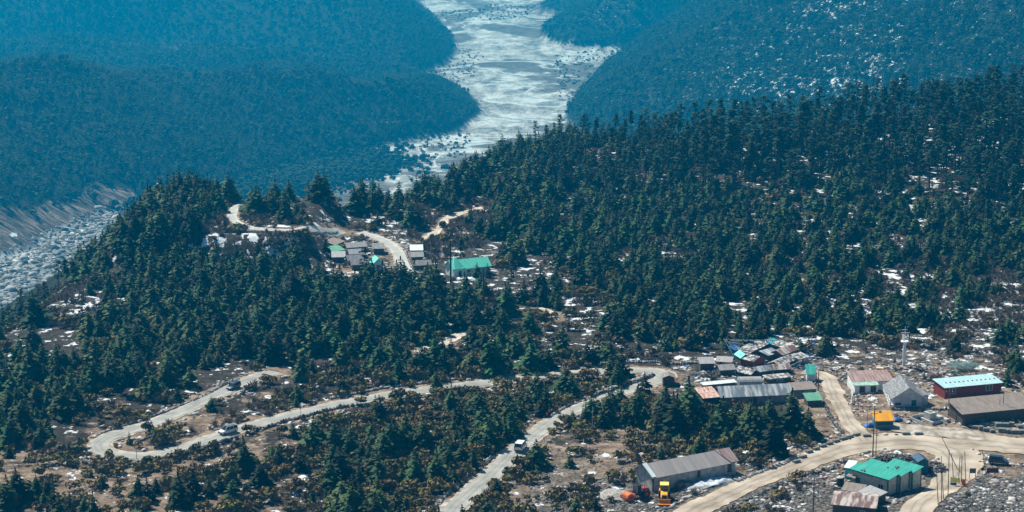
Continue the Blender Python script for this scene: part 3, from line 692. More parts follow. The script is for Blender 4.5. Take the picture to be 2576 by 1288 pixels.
# snow bank at its foot
def mound(name, label, cat, u, v, rx, ry, hgt, mt, seed, n=26, rz=0):
    p = P(u, v); V = []; F = []
    for i in range(n):
        for j in range(n):
            x = (i / (n - 1) * 2 - 1); y = (j / (n - 1) * 2 - 1); q = max(0, 1 - x * x - y * y)
            X = p.x + (x * rx) * math.cos(rz) - y * ry * math.sin(rz); Y = p.y + x * rx * math.sin(rz) + y * ry * math.cos(rz)
            V.append((X, Y)); 
    A = np.array(V); g = (np.array([[i / (n - 1) * 2 - 1, j / (n - 1) * 2 - 1] for i in range(n) for j in range(n)]))
    nz = .65 + .7 * vnoise(A[:, 0] * .9 + seed, A[:, 1] * .9); q = np.clip(1.0 - (g ** 2).sum(1) * (.8 + .45 * vnoise(A[:, 0] * .5 + seed * 3, A[:, 1] * .5)), -.3, 1)
    Z = terr(A[:, 0], A[:, 1]) + np.where(q > 0, np.sqrt(np.maximum(q, 0)) * hgt * nz, q * .6)
    for i in range(n - 1):
        for j in range(n - 1): F.append((i * n + j, (i + 1) * n + j, (i + 1) * n + j + 1, i * n + j + 1))
    VV = np.c_[A, Z] - np.array([p.x, p.y, p.z]); sm = True
    if name == 'rubble_heap':                  # the heap is made of stones
        Ft = np.array([t for f in F for t in ((f[0], f[1], f[2]), (f[0], f[2], f[3]))]); Vs = [VV - [0, 0, .12]]; Fs = [Ft]; c = len(VV); rr = np.random.default_rng(seed)
        for k in rr.choice(np.where(q > .02)[0], int(26 * rx * ry * .5) + 60):
            v, f = ROK[rr.integers(6)]; s_ = rr.uniform(.3, .95); a_ = rr.uniform(0, 6.28); ca, sa = math.cos(a_), math.sin(a_)
            w = v * s_; Vs.append(np.c_[w[:, 0] * ca - w[:, 1] * sa, w[:, 0] * sa + w[:, 1] * ca, w[:, 2]] + VV[k] + [rr.normal(0, .15), rr.normal(0, .15), -.05]); Fs.append(f + c); c += len(v)
        VV = np.vstack(Vs); F = np.vstack(Fs); sm = False
    o = bpy.data.objects.new(name, mesh_np(name, VV, F, mt, sm)); link(o); o.location = p; tag(o, label, cat); EXCL.append((p.x, p.y, min(rx, ry))); return o
mound('snow_bank', 'dirty white snow bank against the front wall of the long grey shed', 'snow bank', 1783, 1217, 6.6, 2.3, .9, mat('dirty snow', (.36, .40, .43), .9, .1, 1.2, bump=.8, col2=(.70, .75, .78), thr=(.4, .6)), 3, rz=R(32))
mound('rubble_heap', 'dark heap of soil beside the yellow backhoe loader', 'heap', 1722, 1222, 2.4, 1.6, 1.1, M_HEAP, 4, rz=R(20))
mound('gravel_heap', 'pale grey gravel heap left of the red road roller', 'heap', 1546, 1247, 3.4, 3.6, .9, T_GRAVEL, 5)
# turquoise house: three stepped rooms
def turq():
    p0, p1 = P(2139, 1222), P(2230, 1248); L, ang = frame2(p0, p1); ang += R(2); z = base_z(p0, ang, L, 12) + .3
    r = empty('turquoise_roofed_house', (p0.x, p0.y, z), ang, 'low house with stepped turquoise tin roofs and green corner trim by the dirt road', 'house'); exclude(p0, ang, L + 1, 11, 1)
    h = 4.0; st = [(0, 0, L, 3.7), (.6, 3.7, L + .7, 7.5), (4.6, 7.5, L + 1.4, 11.2)]
    for i, (x0, y0, x1, y1) in enumerate(st):
        zz = h + .12 * i
        MB().prism([(y0 + .005, -1.5), (y1 - .005, -1.5), (y1 - .005, zz + .35), (y0 + .005, zz - .1)], x0, x1).build('wall', W_BLOCK, r)
        MB().slab([(x0 - .4, y0 - .4, zz), (x1 + .45, y0 - .4, zz), (x1 + .45, y1 + .1, zz + .52), (x0 - .4, y1 + .1, zz + .52)], .12).build('roof', T_TURQ, r)
        t = MB().box(x1 - .22, x1 + .05, y0 - .05, y0 + .28, -1.5, zz - .1).box(x1 - .22, x1 + .05, y1 - .4, y1 - .02, -1.5, zz + .2); t.build('corner_trim', TRIMG, r)
        MB().box(x0 - .42, x1 + .46, y0 - .44, y0 - .40, zz - .26, zz + .02).build('fascia', TRIMG, r)
    opening(r, 'window', (L - 1.9, -.03, 1.1), 1.5, 1.25, 0); opening(r, 'green door', (2.0, -.03, 0), 1.3, 2.3, 0)
    MB().box(-.05, .2, -.05, .2, -1.5, 3).build('corner_trim', TRIMG, r)
    MB().slab([(-.6, -1.0, 2.3), (1.9, -1.0, 2.3), (1.9, -.1, 2.7), (-.6, -.1, 2.7)], .06).build('porch_roof', T_BROWN, r)
    for i, (x, y) in enumerate([(2.6, .4), (3.1, .7), (3.5, .3), (6.2, 5.5), (7.6, 6.6), (8.2, 6.1), (8.0, 7.0)]):
        V, F = ROK[i % 6]; s = .6; MB().add([(x + v[0] * s, y + v[1] * s, h + .1 + (y * .12 if y < 3.7 else .15 + (y - 3.7) * .12) + v[2] * s) for v in V], [tuple(int(k) for k in f) for f in F]).build('roof_stone', M_ROCK, r)
    return r, ang, z, p0
TQ = turq()
house('lean_to', 'small cyan lean-to with a pale sheet roof left of the turquoise-roofed house', 'lean-to', (2125, 1203), (2142, 1206), 4.2, 2.6, roof='mono', rise=.3, wall=CYAN, tin=T_WHITE, ov=.3)
house('tin_shack', 'shack with a patched rusty corrugated roof below the turquoise-roofed house', 'shack', (2094, 1296), (2200, 1306), 8.5, 2.5, roof='gable', rise=1.1, wall=W_WOOD, tin=T_RUSTP, ov=.4, openings=[('window', 6.5, .6, 1.2, .9)])
for i, (u0, v0, u1, v1, m) in enumerate([(2118, 1238, 2165, 1246, T_BROWN), (2160, 1246, 2200, 1260, T_GREY)]):
    house('tin_shack', ['low hut roofed in brown sheets just behind the patched rusty shack', 'low hut with a sagging grey tin roof touching the turquoise-roofed house'][i], 'shack', (u0, v0 + 10), (u1, v1 + 10), 3.4, 1.5, roof='mono', rise=.6, wall=W_WOOD, tin=m, ov=.3, zoff=.2 * i)
def water_tank():
    p = P(2114, 1222); r = empty('water_tank', p, 0, 'black round water tank with a pale lid left of the turquoise-roofed house', 'water tank')
    MB().tube((0, 0, -.2), (0, 0, 2.0), .82, .80, 16).build('tank', BLACK, r, smooth=False); MB().tube((0, 0, 2.0), (0, 0, 2.18), .86, .70, 16).tube((0, 0, 2.18), (0, 0, 2.3), .25, .25, 10).build('lid', CONC, r); EXCL.append((p.x, p.y, 1.5))
water_tank()
house('tarp_shed', 'blue and teal tarp shed behind the turquoise-roofed house', 'shed', (2309, 1192), (2334, 1192), 4.0, 3.1, roof='gabley', rise=.7, wall=mat('teal tarp', (.01, .10, .14), .6, .3, 1.5), tin=mat('dark blue tarp', (.015, .06, .12), .6, .4, 1.5), ov=.3)
mound('rubble_heap', 'high heap of dark stones behind the turquoise and blue roofs', 'heap', 2258, 1163, 7.0, 3.0, 1.6, M_HEAP, 8)
mound('rubble_heap', 'dark stone heap right of the blue tarp shed', 'heap', 2345, 1180, 3.2, 3.4, 1.3, M_HEAP, 9)
# machines
def wheel(parent, x, y, rad, wid, rim=TRIMW):
    t = MB().tube((x, y - wid / 2, rad), (x, y + wid / 2, rad), rad, rad, 18).build('wheel', TYRE, parent)
    MB().tube((x, y - wid / 2 - .02, rad), (x, y + wid / 2 + .02, rad), rad * .52, rad * .52, 12).build('rim', rim, t); return t
def ground_pose(u, v, du, dv):
    """position at (u, v) and heading towards (u+du, v+dv)"""
    p = P(u, v); q = P(u + du, v + dv); return p, math.atan2(q.y - p.y, q.x - p.x)
def backhoe():
    Y = mat('machine yellow', (.80, .38, .01), .45, .12, 2, spec=.5); p, a = ground_pose(1671, 1256, 2, 60)
    r = empty('backhoe_loader', (p.x, p.y, p.z + .05), a, 'yellow backhoe loader with cab parked beside the long grey shed', 'backhoe'); EXCL.append((p.x, p.y, 4)); r.scale = (1.22,) * 3
    MB().prism([(-1.4, .7), (2.2, .7), (2.2, 1.55), (1.9, 1.75), (.3, 1.85), (-1.4, 1.5)], -.55, .55, 'y').build('body', Y, r, .05)
    MB().box(2.2, 2.23, -.42, .42, .85, 1.5).build('grille', BLACK, r)
    MB().box(-1.3, .35, -.72, .72, 1.5, 2.75).build('cab', GLASS, r)
    MB().box(-1.4, .5, -.82, .82, 2.75, 2.9).build('cab_roof', mat('pale yellow roof', (.82, .62, .14), .5, .1, 2), r, .04)
    c = MB()
    for x in (-1.3, -.35, .32):
        for y in (-.73, .73): c.tube((x, y, 1.4), (x, y, 2.76), .045)
    c.build('cab_frame', Y, r)
    for y in (-.85, .85): wheel(r, 1.7, y, .48, .32, Y); wheel(r, -.8, y * 1.03, .75, .42, Y)
    for y in (-.62, .62): MB().prism([(.4, 1.5), (.6, 1.75), (2.4, 1.2), (2.9, .45), (2.7, .4), (2.2, 1.0)], y - .08, y + .08, 'y').build('loader_arm', Y, r)
    MB().prism([(2.75, .15), (3.5, .08), (3.55, .2), (2.95, .35), (2.85, .95), (2.7, .95)], -1.1, 1.1, 'y').build('loader_bucket', mat('orange machine paint', (.62, .18, .01), .5, .15, 2), r)
    for y in (-.75, .75): MB().prism([(-1.3, 1.4), (-.2, 1.4), (-.1, 1.6), (-1.4, 1.62)], y - .2, y + .2, 'y').build('mudguard', Y, r)
    b = MB().prism([(-1.4, .9), (-1.5, 1.3), (-2.1, 3.0), (-1.9, 3.05), (-1.4, 1.5)], -.14, .14, 'y').build('rear_boom', Y, r); MB().prism([(-2.1, 3.0), (-2.5, 1.4), (-2.35, 1.35), (-1.9, 2.9)], -.1, .1, 'y').build('rear_bucket_arm', Y, r)
    MB().prism([(-2.7, 1.4), (-2.3, 1.4), (-2.1, .8), (-2.5, .65), (-2.8, .9)], -.35, .35, 'y').build('rear_bucket', BLACK, r)
    for y in (-.4, .4): MB().tube((2.2, y, 1.6), (2.28, y, 1.6), .11, .11, 8).build('headlight', TRIMW, r)
backhoe()
def roller():
    RD = mat('roller red paint', (.42, .045, .04), .55, .2, 2); p, a = ground_pose(1600, 1253, -60, 14)
    r = empty('road_roller', (p.x, p.y, p.z + .05), a, 'red road roller with a rusty orange drum in front of the gravel heap', 'road roller'); EXCL.append((p.x, p.y, 4)); r.scale = (1.2,) * 3
    MB().tube((1.9, -.95, .72), (1.9, .95, .72), .72, .72, 22).build('drum', mat('rusty orange drum', (.62, .16, .03), .7, .2, 2), r)
    f = MB().box(1.0, 2.9, -1.14, -.98, .45, .85).box(1.0, 2.9, .98, 1.14, .45, .85).box(2.74, 2.9, -1.0, 1.0, .40, .75).box(.85, 1.0, -1.14, 1.14, .40, 1.0); f.build('drum_frame', RD, r, .03)
    MB().box(.1, .86, -.35, .35, .45, .95).build('articulation', RD, r)
    MB().prism([(-2.7, .8), (-.9, .8), (-.9, 1.9), (-2.4, 1.75), (-2.7, 1.4)], -.62, .62, 'y').build('engine_hood', RD, r, .06)
    MB().box(-.95, .35, -.7, .7, .8, 1.35).build('platform', BLACK, r)
    MB().box(-.75, .25, -.62, .62, 1.35, 2.35).build('cab', GLASS, r); c = MB()
    for x in (-.8, .3):
        for y in (-.68, .68): c.tube((x, y, 1.3), (x, y, 2.55), .05)
    c.build('cab_frame', TRIMW, r); MB().box(-1.0, .5, -.85, .85, 2.5, 2.62).build('cab_roof', BLACK, r, .04)
    for y in (-.85, .85): wheel(r, -1.75, y, .78, .5, RD)
    MB().tube((-1.8, .2, 1.8), (-1.8, .2, 2.3), .05).build('exhaust', BLACK, r)
roller()
def car(name, label, cat, u, v, du, dv, paint, kind='suv', group=None, L=4.5, W=1.75, H=1.75):
    p, a = ground_pose(u, v, du, dv); r = empty(name, (p.x, p.y, tz(p.x, p.y) + .17), a, label, cat, group)
    h0 = .38; hb = H * .56; x0, x1 = -L / 2, L / 2
    MB().prism([(x0, h0), (x1 - .1, h0), (x1, h0 + .2), (x1 - .02, hb * .80), (x1 - .95, hb), (x0 + .05, hb + .05), (x0, hb * .7)], -W / 2, W / 2, 'y').build('body', paint, r, .07)
    gx0, gx1 = x0 + .06, x1 - .95; t = .16; V = []
    bot = [(gx0, -W / 2 + .04), (gx1, -W / 2 + .04), (gx1, W / 2 - .04), (gx0, W / 2 - .04)]; top = [(gx0 + .16, -W / 2 + t), (gx1 - .75, -W / 2 + t), (gx1 - .75, W / 2 - t), (gx0 + .16, W / 2 - t)]
    V = [(x, y, hb) for x, y in bot] + [(x, y, H - .07) for x, y in top]
    cabin = MB().add(V, [(0, 3, 2, 1), (4, 5, 6, 7), (0, 1, 5, 4), (1, 2, 6, 5), (2, 3, 7, 6), (3, 0, 4, 7)]).build('window_band', GLASS, r)
    MB().box(gx0 + .12, gx1 - .7, -W / 2 + t - .03, W / 2 - t + .03, H - .07, H).build('roof', paint, r, .04)
    pil = MB()
    for f in (0, .34, .67, 1):
        for s in (-1, 1):
            xb = gx0 + (gx1 - gx0) * f; xt = gx0 + .16 + (gx1 - .75 - gx0 - .16) * f; pil.tube((xb, s * (W / 2 - .04), hb - .02), (xt, s * (W / 2 - t), H - .05), .045, .045, 5)
    pil.build('pillar', paint, r)
    for x in (x0 + .8, x1 - .85):
        for s in (-1, 1): wheel(r, x, s * (W / 2 - .10), .34, .22, mat('alloy', (.4, .4, .42), .4, .1, 2, metal=.6))
    for s in (-1, 1):
        MB().box(x1 - .12, x1 + .015, s * W * .36 - .16, s * W * .36 + .16, hb * .68, hb * .84).build('headlight', TRIMW, r)
        MB().box(x0 - .015, x0 + .06, s * W * .42 - .09, s * W * .42 + .09, hb * .72, hb * 1.0).build('tail_light', mat('red lamp', (.4, .02, .02), .4, .1, 2), r)
    MB().box(x1 - .05, x1 + .06, -W * .46, W * .46, h0 - .03, h0 + .2).box(x0 - .06, x0 + .05, -W * .46, W * .46, h0 - .03, h0 + .2).build('bumper', BLACK, r)
    return r
WHT = mat('white car paint', (.80, .81, .82), .25, .03, 1, spec=.6); SILV = mat('silver car paint', (.50, .53, .56), .3, .05, 1, spec=.6)
v1 = car('parked_van', 'white people carrier with a dark roof rack driving down towards the hairpin bend', 'van', 574, 1091, -60, 17, WHT, L=4.8, H=1.95, W=1.85)
MB().box(-1.9, .75, -.62, .62, 1.98, 2.06).build('roof_rack', mat('roof rack grey', (.12, .14, .15), .6, .2, 3), v1)
v1.name = 'white_van'
car('white_car', 'white off-road car seen from behind on the lowest stretch of road', 'car', 1310, 1132, 42, -40, WHT, L=4.7, H=2.15, W=2.05)
car('dark_car', 'dark car half hidden by bushes on the upper road', 'car', 588, 979, -50, 20, mat('dark blue car paint', (.03, .05, .09), .3, .1, 1, spec=.6))
car('tiny_car', 'tiny dark car on the sandy track above the far green roofs', 'car', 1114, 569, 20, -16, BLACK).name = 'dark_car'
car('dark_jeep', 'dark blue jeep parked among stones at the right edge', 'car', 2512, 1168, 60, 6, mat('navy paint', (.02, .045, .09), .35, .1, 1, spec=.6), L=4.7, H=1.95)
# the walker
def walker():
    p = P(1376, 1054); z = tz(p.x, p.y) + .16; r = empty('person', (p.x, p.y, z), R(55), 'person in a red jacket and dark trousers walking along the road edge', 'person')
    def skin(name, pts, edges, rad, mt):
        me = bpy.data.meshes.new(name); me.from_pydata(pts, edges, []); o = bpy.data.objects.new(name, me); link(o, r); me.materials.append(mt)
        md = o.modifiers.new('skin', 'SKIN'); md.use_smooth_shade = True; sv = me.skin_vertices[0].data
        for i, q in enumerate(rad): sv[i].radius = (q, q) if not isinstance(q, tuple) else q
        sv[0].use_root = True; o.modifiers.new('sub', 'SUBSURF').levels = 1; return o
    sk = mat('skin', (.30, .17, .11), .6, .08, 3)
    B = [(0, 0, .93), (0, 0, 1.15), (0, 0, 1.38), (0, 0, 1.50), (.01, 0, 1.60), (.02, 0, 1.72),
         (0, .17, 1.40), (-.04, .23, 1.15), (.08, .25, .92), (.12, .25, .84), (0, -.17, 1.40), (.06, -.23, 1.15), (-.02, -.25, .92), (-.02, -.25, .84),
         (0, .09, .88), (.16, .10, .50), (.20, .10, .09), (.32, .10, .04), (0, -.09, .88), (-.08, -.10, .50), (-.26, -.10, .12), (-.16, -.10, .04)]
    E = [(0, 1), (1, 2), (2, 3), (3, 4), (4, 5), (2, 6), (6, 7), (7, 8), (8, 9), (2, 10), (10, 11), (11, 12), (12, 13), (0, 14), (14, 15), (15, 16), (16, 17), (0, 18), (18, 19), (19, 20), (20, 21)]
    skin('body', B, E, [.13, .12, .14, .055, .085, .075, .055, .042, .032, .04, .055, .042, .032, .04, .085, .06, .045, .04, .085, .06, .045, .04], sk)
    skin('jacket', [(0, 0, .90), (0, 0, 1.15), (0, 0, 1.40), (0, .18, 1.40), (-.04, .24, 1.15), (.08, .26, .93), (0, -.18, 1.40), (.06, -.24, 1.15), (-.02, -.26, .93)], [(0, 1), (1, 2), (2, 3), (3, 4), (4, 5), (2, 6), (6, 7), (7, 8)], [.19, .18, .19, .085, .072, .06, .085, .072, .06], mat('red jacket', (.62, .03, .025), .8, .12, 3))
    skin('trousers', [(0, 0, .92), (0, .09, .85), (.16, .10, .50), (.20, .10, .12), (0, -.09, .85), (-.08, -.10, .50), (-.26, -.10, .15)], [(0, 1), (1, 2), (2, 3), (0, 4), (4, 5), (5, 6)], [.16, .11, .085, .065, .11, .085, .065], mat('dark trousers', (.015, .015, .02), .9, .1, 3))
    skin('hair', [(-.01, 0, 1.66), (-.01, 0, 1.76)], [(0, 1)], [.088, .075], BLACK)
walker()
# ---------------------------------------------------------------- buildings behind the bend at the right
r, L, w, h = house('maroon_building', 'long maroon building with a white tin roof and two white-framed windows', 'building', (2376, 1004), (2518, 993), 6.0, 3.2, roof='mono', rise=.5, wall=W_MAROON, tin=T_ICE, ov=.4, openings=[('window', 2.2, 1.2, 1.9, 1.7), ('window', 13.0, 1.2, 2.0, 1.7)])
t = MB(); [t.box(x, x + .35, 2.6, 2.9, 3.45, 3.62) for x in np.arange(1.5, L - .5, 1.3)]; t.build('roof_weight', CONCD, r)
r, L, w, h = house('gabled_house', 'pale grey gabled house with a dark tin roof and small green door', 'house', (2248, 1024), (2320, 1023), 10.5, 2.7, roof='gabley', rise=2.5, wall=W_PALE, tin=T_DARKTIN, ov=.9, openings=[('green door', 5.2, 0, 1.25, 1.6), ('door', 1.1, .3, 1.5, .6)])
for s_ in range(8):
    V, F = ROK[s_ % 6]; MB().add([(3.2 + v[0] * .5 + .15 * s_, 1.2 * s_ + v[1] * .5, 5.0 + v[2] * .4 - .02 * s_) for v in V], [tuple(int(k) for k in f) for f in F]).build('snow_patch', SNOWM, r)
house('side_annexe', 'narrow grey annexe at the right side of the gabled house', 'annexe', (2322, 1018), (2334, 1016), 5.0, 2.4, roof='mono', rise=.5, wall=W_PALE, tin=T_DARKTIN)
house('rust_roofed_house', 'low building with a long reddish rusty tin roof behind the courtyard', 'building', (2146, 984), (2243, 978), 5.5, 2.6, roof='mono', rise=1.1, wall=W_WHITE, tin=T_RUST, ov=.4, openings=[('door', 3, 0, 1, 1.9), ('window', 6, .9, 1.2, .9)])
def fence(name, label, pts, mt, h=1.4, step=2.4, rails=(1.2, .6), thick=.07):
    W = [P(*p) for p in pts]; r = empty(name, W[0], 0, label, 'fence'); o = W[0]; prev = None
    for i in range(len(W) - 1):
        n = max(1, int(round((W[i + 1] - W[i]).length / step)))
        for k in range(n + (i == len(W) - 2)):
            q = W[i].lerp(W[i + 1], k / n); q = Vector((q.x, q.y, tz(q.x, q.y))) - o
            MB().box(q.x - thick, q.x + thick, q.y - thick, q.y + thick, q.z - .3, q.z + h).build('post', mt, r)
            if prev is not None:
                for z in rails: MB().tube(prev + Vector((0, 0, z)), q + Vector((0, 0, z)), thick * .7, n=4).build('rail', mt, r)
            prev = q
fence('courtyard_fence', 'white fence with tall posts along the left side of the courtyard', [(2143, 1020), (2142, 975)], TRIMW, 2.6, 3, (2.5, 1.2), .12)
fence('courtyard_fence', 'white slanting fence between courtyard and gabled house', [(2238, 1026), (2222, 985)], TRIMW, 2.0, 3, (1.9, 1.0, .4), .12)
r, L, w, h = house('pergola', 'white beamed pergola with a pale green sheet in the courtyard', 'pergola', (2150, 990), (2208, 988), 2.5, 2.2, roof='mono', rise=.2, wall=W_WHITE, tin=mat('pale green sheet', (.30, .45, .38), .7, .2, 1), ov=.3, openings=[('door', 2, 0, 1.5, 1.8), ('door', 5, 0, 1.5, 1.8)])
def kiosk():
    r, L, w, h = house('orange_roofed_kiosk', 'small kiosk with a bright orange-yellow roof and blue front by the road', 'kiosk', (2201, 1078), (2246, 1078), 3.2, 2.0, roof='mono', rise=1.2, wall=mat('kiosk blue wall', (.10, .22, .32), .8, .25, 2), tin=YELLOWM, ov=.3, openings=[])
    MB().box(.3, L - .3, -.4, -.04, .9, 1.0).build('counter', W_WOOD, r); MB().box(.3, L - .3, -.06, -.02, 1.05, 1.5).build('shutter', W_DARK, r)
    for x in (.05, L - .05): MB().tube((x, -.22, -.5), (x, -.22, 2.0), .06).build('post', W_WOOD, r)
kiosk()
mound('covered_heap', 'low heap under a blue sheet left of the orange kiosk', 'heap', 2188, 1072, 1.8, 1.5, .9, BLUE, 20); mound('covered_heap', 'small heap under a blue sheet right of the orange kiosk', 'heap', 2255, 1058, 1.6, 1.3, .8, BLUE, 21)
r, L, w, h = house('open_shed', 'long dark open shed with a brown plank roof at the right edge', 'shed', (2421, 1070), (2600, 1050), 7.0, 3.0, roof='mono', rise=1.3, wall=W_WOOD, tin=T_BROWN, ov=.7)
for x in np.arange(.2, L, 3.2): MB().tube((x, -.5, -1), (x, -.5, 2.9), .09).build('post', WOODP, r)
def cistern():
    p0, p1 = P(2345, 1070), P(2389, 1060); L, a = frame2(p0, p1); z = base_z(p0, a, L, 4.5); r = empty('concrete_cistern', (p0.x, p0.y, z), a, 'bare concrete water cistern with steps beside the dark open shed', 'cistern'); exclude(p0, a, L, 5)
    MB().box(0, L, 0, 5, -1, .8).build('platform', CONC, r); MB().box(.4, 2.6, 1.5, 3.8, .803, 2.6).build('tank', CONC, r); MB().box(2.9, 4.4, .8, 2.0, .803, 1.5).build('basin', CONC, r); MB().box(1.0, 2.0, 2.2, 3.1, 2.603, 2.75).build('hatch', CONCD, r)
    MB().box(-2.4, -2.2, 1, 6, -1, 1.0).box(-2.2, L, 5.01, 5.2, -1, 1.5).build('parapet', CONC, r)
    for k in range(4): MB().box(L * .55, L * .55 + 1.2, -.35 * (k + 1), -.35 * k - .003, -1, .6 - .2 * k).build('step', CONC, r)
cistern()
def blocks():
    lst = []
    g = 'grey stone blocks stacked at the right edge'
    rr = random.Random(4); spots = [(2452, 1078), (2466, 1081), (2482, 1084), (2496, 1087), (2520, 1086), (2536, 1088), (2550, 1090), (2478, 1070), (2500, 1068), (2512, 1073), (2530, 1072), (2545, 1071), (2565, 1075), (2470, 1062), (2560, 1090), (2573, 1088)]
    m0 = None
    for i, (u, v) in enumerate(spots):
        p = P(u, v); sx, sy, sz = rr.uniform(.8, 1.3), rr.uniform(.6, 1.0), rr.uniform(.8, 1.5)
        if m0 is None: m0 = MB().box(-.5, .5, -.5, .5, -.3, .7).build('stone_block', CONCD, None, .06); o = m0
        else: o = m0.copy(); link(o)
        o.location = p; o.scale = (sx * 1.5, sy * 1.5, sz); o.rotation_euler.z = rr.uniform(-.3, .3)
        w_ = 'front' if v > 1080 else 'back'; hh = 'tall' if sz > 1.15 else 'low'
        tag(o, '%s squared grey stone block in the %s row at the right edge' % (hh, w_), 'stone block', g)
    lst = [(2181, 1105, 'just left of the tall twin poles'), (2279, 1100, 'behind the dirt bend, left of a pair'), (2311, 1100, 'behind the dirt bend, right of a pair')] + [(2036 + 17 * i, 1145 - 7.5 * i + .5 * i * i * .4, 'of the parapet beside the dirt road') for i in range(8)] + [(2004, 1170, 'of the parapet beside the dirt road'), (2020, 1158, 'of the parapet beside the dirt road')]
    for u, v, t in lst:
        p = P(u, v - 6); o = m0.copy(); link(o); o.location = p; o.scale = (2.0, .8, 1.0); o.rotation_euler.z = .1 if 'dirt bend' in t or 'twin' in t else .62
        tag(o, 'brown-grey parapet block ' + t, 'stone block', 'parapet blocks along the dirt road')
blocks()
# left group: patched long house, dome, small roofs
r, L, w, h = house('patched_long_house', 'long house with patched silver-blue tin roof behind the dark firs', 'house', (1814, 1022), (1990, 1012), 6.5, 2.4, rise=1.8, wall=mat('mauve plaster', (.22, .19, .21), .9, .3, 1), tin=T_PATCH, ov=.4, openings=[('door', 9, 0, 1, 1.8), ('window', 13, .7, 1.2, 1)])
house('salmon_roofed_hut', 'dark hut with salmon and white striped rusty roof left of the patched long house', 'hut', (1770, 1025), (1808, 1021), 5.5, 2.4, roof='mono', rise=.9, wall=mat('navy boards', (.03, .05, .08), .9, .3, 1), tin=T_SALMON, ov=.4)
house('white_roofed_hut', 'low hut with flat pale roof behind the patched long house', 'hut', (1932, 970), (1990, 965), 2.6, 1.7, roof='mono', rise=.2, wall=W_WOOD, tin=T_SHAN, ov=.4, openings=[('window', 3.5, .5, 1.8, .8)])
house('white_roofed_hut', 'narrow hut with long pale roof left of the grey dome', 'hut', (1770, 984), (1850, 976), 1.4, 1.5, roof='mono', rise=.2, wall=W_WOOD, tin=T_WHITE, ov=.3)
def dome_hut():
    p0 = P(1860, 978); r = empty('domed_hut', p0, R(3), 'grey half-round tin hut behind the patched long house', 'hut'); EXCL.append((p0.x + 3, p0.y + 2, 3.5)); prof = [(4.4 * (0.5 - .5 * math.cos(math.pi * i / 10)), .6 + 2.0 * math.sin(math.pi * i / 10)) for i in range(11)]
    MB().prism([(0, -1)] + prof + [(4.4, -1)], 0, 6.2).build('roof', T_GREY, r, smooth=False); MB().box(-.04, 0, 1.6, 2.8, 0, 1.8).build('door', W_DARK, r)
dome_hut()
house('teal_roofed_hut', 'tiny hut with a bright teal roof beside two brown poles', 'hut', (2030, 960), (2051, 960), 3.0, 2.0, roof='mono', rise=1.5, wall=W_PALE, tin=T_TURQ, ov=.3)
house('grey_hut', 'grey hut with a brown sheet roof below the tiny teal-roofed hut', 'hut', (1996, 1000), (2052, 997), 4.0, 2.0, roof='mono', rise=.6, wall=mat('grey boards', (.20, .21, .24), .9, .3, 1), tin=T_BROWN)
house('green_roofed_shed', 'small shed with a faded green sheet roof beside the dirt track', 'shed', (2032, 1022), (2067, 1021), 3.2, 1.5, roof='mono', rise=.8, wall=W_WOOD, tin=T_GREEN)
house('dark_hut', 'small dark hut at the inner corner of the road bend', 'hut', (1668, 972), (1697, 970), 3.6, 2.3, roof='gabley', rise=.6, wall=W_WOOD, tin=T_BROWN, ov=.3)
house('tin_hut', 'grey tin hut behind the road bend left of the shanties', 'hut', (1762, 932), (1796, 931), 3.0, 2.0, roof='mono', rise=.7, wall=W_WOOD, tin=T_GREY)
# shanty village
SH = [(1809, 946, 1850, 944, 3.6, 1.7, 'gable', T_GREY, W_WOOD, 'grey tent-like shanty nearest the road bend'), (1848, 948, 1890, 947, 3.6, 1.6, 'gable', T_DARKTIN, BLACK, 'dark tent-like shanty right of the grey one'),
      (1862, 918, 1886, 918, 4, 2.3, 'gabley', T_MINT, W_WOOD, 'dark shanty with a pale green gable roof'), (1893, 922, 1925, 922, 4, 2.4, 'gabley', T_BROWN, W_MAROON, 'reddish shanty with a brown gable roof'),
      (1880, 893, 1935, 890, 3.5, 1.8, 'mono', T_GREY, W_WOOD, 'long grey-roofed shanty under the highest flag line'), (1937, 890, 1985, 888, 3.5, 1.8, 'mono', T_BROWN, W_WOOD, 'brown-roofed shanty at the back right'),
      (1930, 907, 1962, 905, 3, 1.7, 'mono', T_DARKTIN, W_WOOD, 'small dark shanty in the middle row'), (1965, 905, 2008, 902, 4, 2.0, 'gable', T_GREY, W_WOOD, 'grey shanty with a bright ridge in the middle row'),
      (1960, 925, 2005, 922, 4, 1.6, 'gable', T_GREY, W_WOOD, 'wide grey shanty right of the sand heap'), (1900, 947, 1945, 945, 3.4, 1.4, 'gable', T_DARKTIN, W_WOOD, 'low slate-coloured shanty in the front row'),
      (1945, 944, 1992, 941, 3.8, 1.7, 'gable', T_GREY, BLACK, 'purple-grey shanty at the right of the front row'), (1847, 895, 1864, 894, 2.5, 1.8, 'mono', BLUE, W_DARK, 'tiny shanty under a blue sheet beside the leaning mast'),
      (1940, 880, 1962, 879, 2.5, 1.9, 'mono', CYAN, BLUE, 'tiny blue shanty at the back under the flag line'), (2008, 915, 2036, 912, 3.2, 1.7, 'mono', T_BROWN, W_BLOCK, 'sandy shanty at the right end of the village'), (1800, 918, 1842, 916, 3.0, .8, 'mono', T_SHED, W_BLOCK, 'low sheet roof left of the leaning mast')]
SR = random.Random(12)
